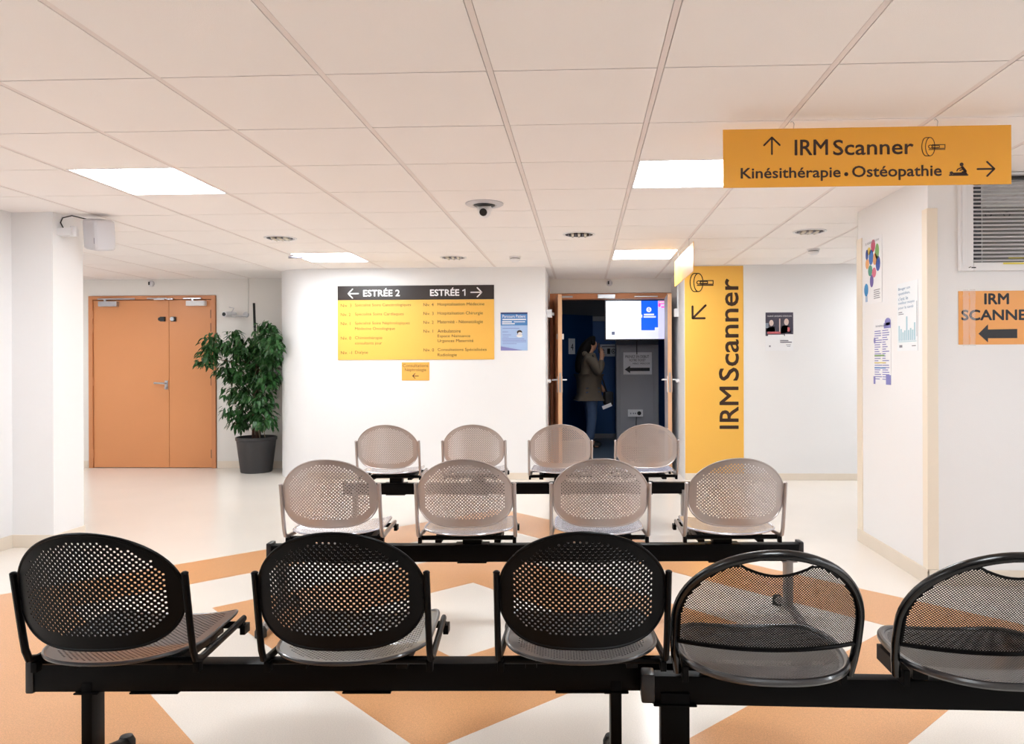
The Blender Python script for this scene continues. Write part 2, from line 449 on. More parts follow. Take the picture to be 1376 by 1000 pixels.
# --- dome-backed perforated seat -------------------------------------------------
BW, BTOP, BMID, BBOT = 0.214, 0.803, 0.635, 0.497
def back_outline(inset=0.0, it=None, ib=None, n=72):
    it = inset if it is None else it; ib = inset if ib is None else ib
    L = []
    for k in range(n):
        a = 2 * PI * k / n; c, s_ = math.cos(a), math.sin(a)
        if s_ >= 0: L.append(((BW - inset) * c, BMID + (BTOP - BMID - it) * s_))
        else: L.append(((BW - inset) * sgnpow(c, 0.58), BMID + (BMID - BBOT - ib) * sgnpow(s_, 0.85)))
    return L
def back_map(x, z):
    return (x, -0.312 + 0.060 * (x / BW) ** 2 - (z - BBOT) * 0.18, z)
def lattice(x0, x1, y0, y1, a):
    out = []; j = 0; y = y0
    while y <= y1:
        nx = int((x1 - x0) / (2 * a)) + 1
        for i in range(-nx, nx + 1):
            x = (2 * i + (j % 2)) * a
            if x0 <= x <= x1: out.append((x, y))
        y += a; j += 1
    return out
def in_poly(p, poly):
    c = False; x, y = p
    for i in range(len(poly)):
        x1, y1 = poly[i]; x2, y2 = poly[i - 1]
        if (y1 > y) != (y2 > y) and x < (x2 - x1) * (y - y1) / (y2 - y1) + x1: c = not c
    return c
ho = back_outline(0.024, 0.021, 0.036)
back_me = perf_sheet(back_outline(), [p for p in lattice(-0.2, 0.2, 0.50, 0.80, 0.0075) if in_poly(p, ho) and abs(p[0]) < 0.178], 0.0031, 8, 0.014, back_map, thick=0.003, rot0=PI / 8)
merge(back_me, MB().tube([back_map(*p) for p in back_outline(0.001)], 0.0042, 8, closed=True))
SW = 0.203
def seat_outline(inset=0.0, n=72):
    L = []
    for k in range(n):
        a = 2 * PI * k / n; c, s_ = math.cos(a), math.sin(a)
        if s_ >= 0: L.append(((SW - inset) * sgnpow(c, 0.28), -0.12 + (0.26 - inset) * sgnpow(s_, 0.28)))
        else: L.append(((SW - inset) * sgnpow(c, 0.75), -0.12 + (0.205 - inset) * sgnpow(s_, 0.9)))
    return L
def seat_map(x, y):
    z = 0.447 + 0.016 * (x / SW) ** 2
    if y > 0.09: z -= (y - 0.09) ** 2 * 5
    if y < -0.16: z += (-0.16 - y) * 0.12
    return (x * (1 - 0.16 * max(0.0, y + 0.12)), y, z)
ho = seat_outline(0.03)
seat_me = perf_sheet(seat_outline(), [p for p in lattice(-0.2, 0.2, -0.3, 0.15, 0.0073) if in_poly(p, ho)], 0.0031, 6, 0.016, seat_map, thick=0.003)
merge(seat_me, MB().tube([seat_map(*p) for p in seat_outline(0.001)], 0.005, 8, closed=True))
def arm_mesh(s):
    x = s * 0.2185
    P = [(x * 0.93, 0.11, 0.436), (x * 0.985, -0.14, 0.436), (x, -0.205, 0.437), (x, -0.235, 0.447), (x, -0.248, 0.475), (x, -0.258, 0.52), (x, -0.290, 0.685)]
    mb = MB().tube(P, 0.0105, 10, ry=0.0085)
    mb.ball(P[-1], (0.0095, 0.0105, 0.006), 10, 6)
    mb.box(min(x, x - s * 0.02), max(x, x - s * 0.02), -0.28, -0.265, 0.615, 0.635)
    return mb.mesh('support_arm', None, 'auto')
arm_l, arm_r = arm_mesh(-1), arm_mesh(1)
br = MB()
for y in (-0.19, 0.085): br.tube([(-0.214, y, 0.424), (0.214, y, 0.424)], 0.011, 10)
br.box(-0.15, 0.15, 0.0, 0.05, 0.385, 0.42).box(-0.045, 0.045, -0.02, 0.05, 0.354, 0.39).box(-0.15, -0.12, -0.19, 0.09, 0.40, 0.43).box(0.12, 0.15, -0.19, 0.09, 0.40, 0.43)
for s in (-1, 1):
    br.box(s * 0.214 - 0.008, s * 0.214 + 0.008, -0.225, -0.2, 0.405, 0.432).box(s * 0.214 - 0.008, s * 0.214 + 0.008, 0.07, 0.11, 0.398, 0.425)
bracket_me = br.mesh('seat_bracket', None, 'auto', 0.002)
def colored(me, m, cache={}):
    k = (me.name, m.name)
    if k not in cache:
        c = me.copy(); c.materials.clear(); c.materials.append(m); cache[k] = c
    return cache[k]
BEAM0, BEAM1 = 0.270, 0.350
def leg_parts(t, x, m, w=0.016, d=0.032, fy0=-0.27, fy1=0.17, name='leg'):
    mb = MB().box(x - w, x + w, -d, d, 0.03, BEAM0 + 0.03).box(x - w - 0.02, x + w + 0.02, -d - 0.006, d + 0.006, BEAM0 - 0.006, BEAM0)
    l = mb.build(name, m, t, 'auto', 0.004)
    P = [(x, fy0, 0.022), (x, fy0 * 0.55, 0.042), (x, 0, 0.055), (x, fy1 * 0.55, 0.042), (x, fy1, 0.022)]
    f = MB().tube(P, 0.019, 10, ry=0.021).build('foot', m, l, True)
    for q in (0, -1):
        p = P[q]
        MB().lathe([(0.020, 0), (0.026, 0.002), (0.026, 0.03), (0.018, 0.046), (0.006, 0.05)], 14, (p[0], p[1], 0)).build('foot_pad', RUBBER, l, 'auto')
    return l
def camframe(xc, d):
    c, s = math.cos(YAW), math.sin(YAW)
    return (c * xc - s * d, s * xc + c * d, 0)
def bench(label, centre, d, n, half, seatm, legm, legx, rot, pitch=0.6, legoff=0.0):
    t = thing('beam_bench', label, 'bench', camframe(centre, d), rot, 'beam seating rows')
    MB().box(-half, half, -0.03, 0.03, BEAM0, BEAM1).build('beam', BLACK, t, 'auto', 0.004)
    for s in (-1, 1):
        MB().box(s * half - 0.012, s * half + 0.012, -0.034, 0.034, BEAM0 - 0.004, BEAM1 + 0.012).build('end_cap', DARKPL, t, 'auto', 0.006)
        leg_parts(t, s * legx + legoff, legm)
    for k in range(n):
        x = (k - (n - 1) / 2) * pitch
        st = link('seat', colored(seat_me, SEATPAN if seatm is BLACKSEAT else SILVERPAN), t, (x, 0, 0))
        link('backrest', colored(back_me, seatm), st)
        link('support_arm', colored(arm_l, seatm), st); link('support_arm', colored(arm_r, seatm), st)
        link('seat_bracket', colored(bracket_me, BLACK), st)
        cl = MB().box(-0.07, 0.07, -0.034, 0.034, BEAM0 - 0.005, BEAM0).box(-0.08, 0.08, -0.036, 0.036, BEAM1, BEAM1 + 0.004).build('beam_clamp', BLACK, t, False, 0.001, (x, 0, 0))
    return t
bench('row of three black perforated seats on a black beam, nearest the camera at left', -0.5365, 2.20, 3, 0.975, BLACKSEAT, BLACK, 0.765, YAW - 0.004, 0.615, -0.045)
bench('row of four silver grey perforated seats, middle row behind the black seats', -0.083, 3.62, 4, 1.272, SILVER, GREYLEG, 1.217, YAW - 0.004)
bench('row of four silver grey perforated seats, rearmost row before the passage', -0.238, 5.50, 4, 1.272, SILVER, GREYLEG, 1.2, YAW - 0.004)

# --- bench with the fine mesh seats ----------------------------------------------
MW = 0.236
def rim_pt(a):      # dome: straight legs then ellipse
    pass
def mesh_y(x, z): return -0.105 - (z - 0.40) * 0.34 - 0.062 * (1 - (x / MW) ** 2)
rim2 = [(-MW + 0.012, 0.395), (-MW + 0.004, 0.44), (-MW, 0.49), (-MW, 0.54)]
for k in range(1, 32):
    a = PI - PI * k / 32
    rim2.append((MW * math.cos(a), 0.545 + 0.206 * math.sin(a)))
rim2 += [(MW, 0.54), (MW, 0.49), (MW - 0.004, 0.44), (MW - 0.012, 0.395)]
mr = MB().tube([(x, mesh_y(x, z), z) for x, z in rim2], 0.0135, 12, ry=0.011, up=(0, -1, 0))
rim_me = mr.mesh('back_rim', RIMGLOSS, 'auto')
# mesh infill outline (2D x,z)
ol = []
for k in range(0, 33):
    a = PI - PI * k / 32
    x, z = (MW - 0.008) * math.cos(a), 0.545 + 0.196 * math.sin(a)
    if abs(x) < 0.088: continue
    ol.append((x, z))
left = [p for p in ol if p[0] < 0]; right = [p for p in ol if p[0] > 0]
zc = left[-1][1]
arc = [(-0.088 + 0.176 * k / 12, zc - 0.024 * math.sin(PI * k / 12) + (0.0 if 0 < k < 12 else 0.002)) for k in range(13)]
bot = [(MW - 0.008 - (2 * MW - 0.016) * k / 14, 0.487) for k in range(15)]
mesh_ol = left + arc + right + [(MW - 0.008, 0.515)] + bot + [(-MW + 0.008, 0.515)]
inm = [(p[0] * 0.975, 0.6 + (p[1] - 0.6) * 0.965) for p in mesh_ol]
mb_me = perf_sheet(mesh_ol, [p for p in lattice(-0.24, 0.24, 0.485, 0.75, 0.0036) if in_poly(p, inm)], 0.0025, 4, 0.02,
                   lambda x, z: (x, mesh_y(x, z), z), thick=0.0012)
merge(mb_me, MB().tube([(x, mesh_y(x, z) - 0.001, z) for x, z in arc], 0.0035, 8))
merge(mb_me, MB().tube([(x, mesh_y(x, z), z) for x, z in bot], 0.006, 8))
mb_me.materials.append(BLACKSEAT)
def mseat_outline(inset=0.0, n=64):
    L = []
    for k in range(n):
        a = 2 * PI * k / n; c, s_ = math.cos(a), math.sin(a)
        if s_ >= 0: L.append(((0.215 - inset) * sgnpow(c, 0.72), -0.05 + (0.225 - inset) * sgnpow(s_, 0.8)))
        else: L.append(((0.215 - inset) * sgnpow(c, 0.72), -0.05 + (0.235 - inset) * sgnpow(s_, 0.86)))
    return L
def mseat_map(x, y):
    z = 0.428 + 0.012 * (x / 0.21) ** 2
    if y > 0.1: z -= (y - 0.1) ** 2 * 2.5
    if y < -0.15: z += (-0.15 - y) * 0.1
    return (x, y, z)
ho = mseat_outline(0.016)
ms_me = perf_sheet(mseat_outline(), [p for p in lattice(-0.22, 0.22, -0.3, 0.2, 0.0038) if in_poly(p, ho)], 0.0023, 4, 0.02, mseat_map, thick=0.0012)
merge(ms_me, MB().tube([mseat_map(*p) for p in mseat_outline()], 0.010, 10, closed=True))
ms_me.materials.append(SEATPAN)
bm_ = MB().box(-0.20, 0.20, -0.03, 0.03, 0.395, 0.418)
for s in (-1, 1):
    bm_.box(s * 0.205 - 0.008, s * 0.205 + 0.008, -0.13, 0.06, 0.372, 0.415).box(s * 0.13 - 0.02, s * 0.13 + 0.02, -0.034, 0.034, 0.352, 0.40)
mbr_me = bm_.mesh('seat_bracket', BLACK, False, 0.002)
t = thing('beam_bench', 'black bench with fine mesh seats and handle openings, front right corner', 'bench', camframe(0.563, 2.10), -0.012, 'beam seating rows')
MB().box(-0.285, 1.30, -0.022, 0.022, BEAM0 - 0.005, BEAM1 - 0.006).build('beam', BLACK, t, 'auto', 0.004)
MB().box(-0.315, -0.277, -0.027, 0.027, BEAM0 - 0.002, BEAM1).build('end_cap', DARKPL, t, 'auto', 0.007)
for x in (-0.222, 0.845): leg_parts(t, x, BLACK, 0.04, 0.03)
for k in range(2):
    st = link('seat', ms_me, t, (0.57 * k, 0, 0))
    link('backrest', mb_me, st); link('back_rim', rim_me, st); link('seat_bracket', mbr_me, st)

# ------------------------------------------------------------------ door 1 (orange double door)
d1 = thing('door_1', 'orange double door with two grey door closers in the alcove', None, (-5.125, 8.75, 0), 0, None, 'structure')
DX0, DX1, DS = -5.895 + 5.125, -4.35 + 5.125, -4.919 + 5.125
f = MB().box(DX0, DX0 + 0.05, -0.02, 0.12, 0, 2.05).box(DX1 - 0.05, DX1, -0.02, 0.12, 0, 2.05).box(DX0 + 0.05, DX1 - 0.05, -0.02, 0.12, 2.005, 2.05)
f.build('door_frame', DOORF, d1, False, 0.003)
LX0, LX1 = DX0 + 0.055, DX1 - 0.055
lw = MB().box(LX0, DS - 0.0025, -0.004, 0.04, 0.006, 1.999).build('door_leaf', DOORO, d1, False, 0.002)
ln = MB().box(DS + 0.0025, LX1, -0.004, 0.04, 0.006, 1.999).build('door_leaf', DOORO, d1, False, 0.002)
def closer(p, x0, x1, z0, z1, armx0, armx1, m):
    MB().box(x0, x1, -0.06, -0.004, z0, z1).build('closer_body', m, p, False, 0.004)
    MB().box(armx0, armx1, -0.05, -0.03, z1 + 0.02, z1 + 0.036).box(x0 + 0.06, x0 + 0.085, -0.046, -0.028, z1 - 0.005, z1 + 0.03).build('closer_arm', METAL, p, False, 0.003)
closer(lw, -0.625, -0.40, 1.925, 1.985, -0.64, -0.19, METAL)
closer(ln, 0.44, 0.665, 1.925, 1.985, 0.40, 0.62, WHITEPL)
MB().box(-0.04, 0.20, -0.045, -0.02, 2.008, 2.022).box(0.05, 0.18, -0.06, -0.03, 1.996, 2.012).box(0.2, 0.28, -0.05, -0.02, 1.998, 2.016).build('door_selector', METAL, d1, False, 0.003)
MB().box(0.11, 0.165, -0.03, -0.004, 1.745, 1.80).build('magnet_plate', DARKPL, lw, False, 0.003)
MB().lathe([(0.022, 0), (0.022, 0.02), (0.012, 0.024)], 16, (0, 0, 0), 'y').build('magnet_keeper', DARKPL, lw, 'auto', 0, (0.105, -0.025, 1.772))
MB().box(0.238, 0.295, -0.026, -0.004, 1.743, 1.80).build('magnet_plate', DARKPL, ln, False, 0.003)
MB().lathe([(0.024, -0.016), (0.024, 0)], 18, (0.262, -0.026, 1.772), 'y').build('magnet_disc', METAL, ln, 'auto')
hd = MB().box(0.155, 0.192, -0.012, -0.004, 0.935, 1.04).tube([(0.172, -0.01, 1.008), (0.172, -0.055, 1.008)], 0.01, 10).tube([(0.175, -0.055, 1.008), (0.05, -0.055, 1.013)], 0.011, 10)
hd.lathe([(0.014, -0.03), (0.016, -0.004)], 12, (0.173, 0, 0.955), 'y')
hd.build('lever_handle', METAL, lw, 'auto', 0.001)
for z in (0.12, 0.98, 1.62, 1.78):
    MB().tube([(LX0 - 0.002, -0.012, z), (LX0 - 0.002, -0.012, z + 0.1)], 0.007, 8).build('hinge', DOORF, lw, 'auto')
    MB().tube([(LX1 + 0.002, -0.012, z), (LX1 + 0.002, -0.012, z + 0.1)], 0.007, 8).build('hinge', BROWNPL, ln, 'auto')
struct('wall_behind_door', MB().box(-5.9, -4.34, 8.9, 8.95, 0, 2.06), SLATE)

def emergency(name, label, loc):
    t = thing(name, label, 'alarm sounder', loc, 0, 'small round devices above the doors')
    MB().lathe([(0.036, 0), (0.036, -0.018), (0.03, -0.03), (0.014, -0.036)], 20, (0, 0, 0), 'y').build('body', GREYPL, t, 'auto')
    MB().box(-0.022, -0.004, -0.04, -0.03, -0.018, 0.02).build('grille', DARKPL, t, False, 0.001)
emergency('wall_sounder', 'small round grey device on the wall above the orange double door', (-5.128, 8.75, 2.195))
emergency('wall_sounder', 'small round grey device on the wall above the passage door', (0.325, 9.1, 2.195))

# ------------------------------------------------------------------ door 2 (open passage door)
d2 = thing('door_2', 'open double door of pale wood leading to the blue passage', None, (0, 9.1, 0), 0, None, 'structure')
MB().box(-0.395, -0.345, -0.02, 0.14, 0, 2.07).box(1.015, 1.065, -0.02, 0.14, 0, 2.07).box(-0.345, 1.015, -0.02, 0.14, 2.005, 2.07).build('door_frame', DOORF, d2, False, 0.003)
def leaf(hx, ang, s, L=0.66):
    # leaf hinged at (hx), swung open toward the camera; local x along the leaf from hinge
    o = bpy.data.objects.new('door_leaf', None)
    mb = MB().box(0, L, -0.022, 0.022, 0.006, 2.0)
    o = mb.build('door_leaf', DOORF if s < 0 else DOORWHITE, d2, False, 0.002, (hx, -0.02, 0)); o.rotation_euler = (0, 0, ang)
    MB().box(L, L + 0.004, -0.022, 0.022, 0.006, 2.0).build('leaf_edge', DOOREDGE, o)
    MB().box(L + 0.004, L + 0.006, -0.010, 0.010, 0.9, 1.12).build('lock_plate', METAL, o)
    for sg in (-1, 1):
        h = MB().box(L - 0.075, L - 0.04, min(sg * 0.022, sg * 0.03), max(sg * 0.022, sg * 0.03), 0.90, 1.08)
        h.tube([(L - 0.058, sg * 0.03, 1.04), (L - 0.058, sg * 0.075, 1.04)], 0.009, 8).tube([(L - 0.058, sg * 0.075, 1.04), (L - 0.17, sg * 0.075, 1.035)], 0.009, 8)
        h.build('lever_handle', METAL if s < 0 else WHITEPL, o, 'auto')
    return o
ll = leaf(-0.335, math.radians(-83), -1)
lr = leaf(1.002, math.radians(-93), 1)
MB().box(0.52, 0.60, 0.022, 0.05, 1.50, 1.56).build('magnet_plate', WHITEPL, ll, False, 0.003)
MB().box(0.52, 0.60, -0.03, -0.022, 1.50, 1.56).build('magnet_plate', METAL, ll, False, 0.002)
MB().box(0.18, 0.39, -0.075, -0.02, 2.005, 2.055).build('door_selector', METAL, d2, False, 0.004)
MB().box(-0.25, -0.12, -0.04, -0.02, 2.02, 2.04).box(0.62, 0.9, -0.04, -0.02, 2.02, 2.035).build('closer_arm', METAL, d2, False, 0.003)
t = thing('door_magnet', 'white door holder magnet on the left side wall of the passage', 'door magnet', (-0.395, 8.42, 1.74), 0, 'door holder magnets')
MB().box(0, 0.05, -0.035, 0.035, 0, 0.09).build('body', WHITEPL, t, False, 0.004)
MB().lathe([(0.02, 0.05), (0.02, 0.075)], 14, (0, 0, 0.04), 'x').build('magnet_disc', METAL, t, 'auto')
t = thing('door_magnet', 'white door holder magnet with conduit on the right side wall of the passage', 'door magnet', (1.065, 8.42, 1.74), 0, 'door holder magnets')
MB().box(-0.05, 0, -0.035, 0.035, 0, 0.09).build('body', WHITEPL, t, False, 0.004)
MB().box(-0.015, 0, -0.008, 0.008, 0.09, 0.505).build('conduit', WHITEPL, t)
for (x, s, l) in ((-0.395, 1, 'small white door stop on the left side wall of the passage'), (1.065, -1, 'small white door stop on the right side wall of the passage')):
    t = thing('door_stop', l, 'door stop', (x, 8.38, 1.03), 0, 'door stops')
    MB().lathe([(0.02, 0), (0.02, 0.03 * s), (0.012, 0.04 * s)], 14, (0, 0, 0), 'x').build('knob', WHITEPL, t, 'auto')

# ------------------------------------------------------------------ blue passage beyond
struct('floor_passage', MB().box(-1.7, 2.4, 9.1, 13.2, -0.1, -0.0005), BLUEFLOOR, 'grey blue floor of the passage')
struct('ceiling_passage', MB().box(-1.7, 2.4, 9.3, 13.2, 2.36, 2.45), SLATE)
struct('wall_passage_left', MB().box(-1.7, -1.5, 9.3, 13.2, 0, 2.36).box(-1.5, -0.6, 9.28, 9.3, 0, 2.36), BLUEW)
struct('wall_passage_right', MB().box(2.2, 2.4, 9.3, 13.2, 0, 2.36).box(1.25, 2.2, 9.28, 9.3, 0, 2.36), BLUEW)
struct('wall_passage_back', MB().box(-1.7, 2.4, 12.4, 12.6, 0, 1.93), BLUEW, 'blue wall at the end of the passage')
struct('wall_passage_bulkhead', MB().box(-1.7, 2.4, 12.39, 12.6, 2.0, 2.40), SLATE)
struct('trim_3', MB().box(-1.5, 2.2, 12.34, 12.4, 1.925, 2.0), GREYP, 'pale grey ledge above the blue wall', 0.003)
struct('baseboard_passage', MB().box(-1.5, 2.2, 12.385, 12.4, 0, 0.075), GREYP)
t = thing('ceiling_light', 'added unseen light panel that brightens the blue passage', 'ceiling light', (0.1, 9.7, 2.335), 0, 'square light panels in the ceiling')  # hidden above the lintel, added to light the dark passage and the person
MB().box(0, 0.6, 0, 0.6, 0.005, 0.025).build('lamp_frame', WHITEPL, t, False, 0.003)
MB().box(0.02, 0.58, 0.02, 0.58, 0, 0.005).build('diffuser', mat('passage_fill_diffuser', (0.96, 0.98, 1.0), 0.5, emit=5.0), t)
# blue door leaf standing ajar with sheet 4
dv = Vector((0.46, 0.40)).normalized(); da = math.atan2(0.42, 0.50)
d3 = thing('door_3', 'dark blue door standing ajar behind the person', None, (-0.55, 11.70, 0), da, None, 'structure')
MB().box(0, 0.93, 0, 0.045, 0.006, 2.01).build('door_leaf', BLUED, d3, False, 0.002)
t = thing('paper_notice', 'white sheet with the figure 4 on the dark blue door', 'notice', Vector((-0.55, 11.70, 1.38)) + Vector((math.cos(da) * 0.42, math.sin(da) * 0.42, 0)), da)
MB().box(0, 0.135, -0.002, -0.0005, 0, 0.25).build('sheet', PAPER, t)
text('4', 0.045, 0.10, 0.06, 0.17, INKBLACK, t, -0.0026)
# grey service column
gc = thing('service_column', 'tall grey panelled column under the television', 'column', (0.81, 11.2, 0))
MB().box(-0.312, 0.312, 0.012, 0.45, 0, 2.36).build('body', GREYP, gc, False, 0.003)
MB().box(-0.312, 0.312, -0.004, 0.012, 1.50, 2.36).build('upper_panel', SLATE, gc, False, 0.002)
MB().box(-0.30, -0.265, -0.004, 0.012, 0, 1.49).build('edge_strip', GREYP, gc, False, 0.002)
MB().box(-0.255, 0.235, -0.004, 0.012, 0, 1.49).build('front_panel', GREYP, gc, False, 0.002)
MB().box(0.245, 0.30, -0.004, 0.012, 0, 1.49).build('edge_strip', GREYP, gc, False, 0.002)
pl = thing('power_outlet', 'white power outlet strip on the grey column', 'outlet', (0.775, 11.196, 0.437))
MB().box(-0.11, 0.11, -0.03, 0, 0, 0.105).build('plate', WHITEPL, pl, False, 0.004)
MB().lathe([(0.03, -0.034), (0.03, -0.03)], 16, (0.055, 0, 0.052), 'y').build('socket', DARKPL, pl, 'auto')
for x in (-0.07, -0.03, 0.0): MB().box(x - 0.008, x + 0.008, -0.033, -0.03, 0.04, 0.06).build('socket_slot', INKGREY, pl)
c_ = MB().tube([(0.79, 11.19, 0.44), (0.785, 11.185, 0.3), (0.79, 11.185, 0.02)], 0.006, 8).build('power_cable', DARKPL, None, True); tag(c_, 'thin cable hanging below the outlet on the grey column', 'cable')
c_ = MB().tube([(0.80, 10.75, 1.62), (0.80, 11.0, 1.585), (0.80, 11.183, 1.55), (0.80, 11.185, 1.36)], 0.007, 8).build('power_cable', DARKPL, None, True); tag(c_, 'dark cable dropping from the television to the arrow notice', 'cable')
nt_ = thing('paper_notice', 'white notice with a thick black arrow taped on the grey column', 'notice', (0.60, 11.193, 1.062))
MB().box(0, 0.42, -0.0015, 0, 0, 0.33).build('sheet', PAPER, nt_)
text('PRENEZ EN DEBUT', 0.03, 0.38, 0.245, 0.285, INKBLACK, nt_, -0.002)
text('VOTRE TICKET', 0.085, 0.33, 0.195, 0.232, INKBLACK, nt_, -0.002)
text('MERCI  MERCI DE', 0.14, 0.39, 0.152, 0.175, INKBLACK, nt_, -0.002)
MB().prism([(0.02, 0.075), (0.10, 0.13), (0.10, 0.10), (0.39, 0.10), (0.39, 0.05), (0.10, 0.05), (0.10, 0.02)], -0.0025, -0.0015, 'y').build('arrow', INKBLACK, nt_)
nt_ = thing('paper_notice', 'white notice with three pictograms on the blue passage wall', 'notice', (0.285, 12.40, 1.345))
MB().box(0, 0.29, -0.003, 0, 0, 0.2).build('sheet', PAPER, nt_)
MB().rect(0.115, 0.165, 0.04, 0.13, -0.003).build('pictogram', INKBLACK, nt_)
MB().stroke([(0.22 + 0.03 * math.cos(a * PI / 8), 0.085 + 0.035 * math.sin(a * PI / 8)) for a in range(16)], 0.01, -0.003, closed=True).disc(0.22, 0.085, 0.012, 0.012, -0.003).build('pictogram', INKBLACK, nt_)
MB().stroke([(0.05, 0.05), (0.05, 0.12)], 0.01, -0.003).stroke([(0.03, 0.10), (0.07, 0.10)], 0.01, -0.003).stroke([(0.035, 0.07), (0.065, 0.07)], 0.012, -0.003).build('pictogram', INKBLACK, nt_)
MB().rect(0.03, 0.25, 0.155, 0.17, -0.003).build('print_line', INKGREY, nt_)
# television
tv = thing('television', 'wall television with white and blue screen hung in the passage doorway', 'television', (0.80, 10.6, 1.55))
MB().box(-0.49, 0.49, 0.0, 0.05, 0, 0.575).build('casing', DARKPL, tv, False, 0.006)
MB().tube([(0, 0.03, 0.5), (0, 0.03, 0.81)], 0.018, 12).box(-0.06, 0.06, 0.0, 0.06, 0.79, 0.81).build('ceiling_mount', DARKPL, tv, 'auto')
SCW = mat('screen_white', '#f6f8ff', 0.4, emit=0.3); SCB = mat('screen_blue', '#0a4fd6', 0.4, emit=0.75); SCL = mat('screen_lavender', '#c9c8f2', 0.4, emit=0.5)
SCP = mat('screen_magenta', '#e2439a', 0.4, emit=0.9); SCG = mat('screen_grey', '#b9bccb', 0.4, emit=0.6); SCD = mat('screen_dark', '#5a6076', 0.4, emit=0.4)
scn = MB().box(-0.475, 0.475, -0.002, 0.0, 0.018, 0.555).build('screen', SCW, tv)
MB().rect(0.255, 0.475, 0.018, 0.555, -0.002).build('screen_panel', SCL, scn)
MB().rect(0.02, 0.255, 0.14, 0.555, -0.0022).build('screen_panel', SCB, scn)
MB().rect(0.21, 0.262, 0.13, 0.18, -0.003).build('screen_panel', SCW, scn)
MB().disc(0.128, 0.43, 0.036, 0.036, -0.003).rect(0.06, 0.20, 0.35, 0.372, -0.003).rect(0.055, 0.225, 0.318, 0.34, -0.003).rect(0.02, 0.035, 0.32, 0.36, -0.003).build('screen_lettering', SCW, scn)
text('S', 0.115, 0.141, 0.41, 0.45, SCB, scn, -0.0042)
MB().rect(0.262, 0.37, 0.505, 0.55, -0.003).disc(0.275, 0.49, 0.018, 0.025, -0.003).rect(0.3, 0.365, 0.455, 0.475, -0.003).build('screen_badge', SCP, scn)
MB().rect(0.275, 0.36, 0.52, 0.54, -0.004).build('screen_badge', SCW, scn)
for q in ((-0.23, -0.03, 0.512, 0.518), (-0.375, -0.17, 0.395, 0.403), (-0.375, -0.155, 0.318, 0.326), (-0.38, -0.27, 0.045, 0.051)): MB().rect(*q, -0.002).build('screen_line', SCG, scn)
MB().rect(-0.395, -0.35, 0.08, 0.125, -0.002).build('screen_logo', SCD, scn)

# ------------------------------------------------------------------ person in the passage
JACKET = mat('khaki_jacket', '#544a3e', 0.8, var=0.08, vscale=14, bump=0.3, bscale=40)
JEANS = mat('blue_jeans', '#4a5f80', 0.85, var=0.1, vscale=20, bump=0.2, bscale=120)
SKIN = mat('skin', '#b98a70', 0.55, var=0.04)
HAIR = mat('dark_hair', '#0d0908', 0.75, var=0.2, vscale=40, bump=0.4, bscale=70, spec=0.15)
def skin_mesh(name, V, E, m, root=0, sub=2):
    me = bpy.data.meshes.new(name); me.from_pydata([v[:3] for v in V], E, [])
    o = bpy.data.objects.new(name, me); COL.objects.link(o)
    o.modifiers.new('k', 'SKIN')
    for i, v in enumerate(V):
        d = me.skin_vertices[0].data[i]; r = v[3]
        d.radius = r if isinstance(r, tuple) else (r, r); d.use_root = (i == root)
    s = o.modifiers.new('u', 'SUBSURF'); s.levels = sub; s.render_levels = sub
    out = evalmesh(o); out.materials.clear(); out.materials.append(m); out.name = name
    for p in out.polygons: p.use_smooth = True
    return out
pr = thing('person', 'person with long dark hair in khaki jacket and jeans holding a phone', 'person', (0.085, 11.0, 0), math.radians(12))
# body (one continuous figure), faces +X
BV = [(0, 0, 0.90, 0.12), (0, 0, 1.08, 0.105), (0, 0, 1.26, 0.125), (0, 0, 1.355, 0.075), (0.012, 0, 1.405, 0.052), (0.03, 0, 1.475, (0.078, 0.088)), (0.028, 0, 1.535, (0.085, 0.098)), (0.02, 0, 1.585, 0.05),
      (0.118, 0, 1.497, 0.014), (0.105, 0, 1.45, 0.024),
      (0.0, -0.155, 1.305, 0.058), (0.09, -0.215, 1.06, 0.042), (0.165, -0.13, 1.30, 0.032), (0.172, -0.115, 1.35, 0.036), (0.165, -0.10, 1.40, 0.03),
      (0.0, 0.155, 1.305, 0.058), (0.03, 0.20, 1.06, 0.042), (0.20, 0.11, 0.90, 0.032), (0.225, 0.09, 0.86, 0.034), (0.245, 0.08, 0.81, 0.026),
      (0.01, -0.085, 0.82, 0.085), (0.025, -0.085, 0.47, 0.058), (-0.01, -0.085, 0.10, 0.04), (0.03, -0.085, 0.045, 0.042), (0.14, -0.09, 0.035, 0.036),
      (0.01, 0.085, 0.82, 0.085), (0.045, 0.085, 0.47, 0.058), (0.04, 0.085, 0.10, 0.04), (0.08, 0.085, 0.045, 0.042), (0.19, 0.09, 0.035, 0.036)]
BE = [(0, 1), (1, 2), (2, 3), (3, 4), (4, 5), (5, 6), (6, 7), (5, 8), (5, 9), (2, 10), (10, 11), (11, 12), (12, 13), (13, 14), (2, 15), (15, 16), (16, 17), (17, 18), (18, 19), (0, 20), (20, 21), (21, 22), (22, 23), (23, 24), (0, 25), (25, 26), (26, 27), (27, 28), (28, 29)]
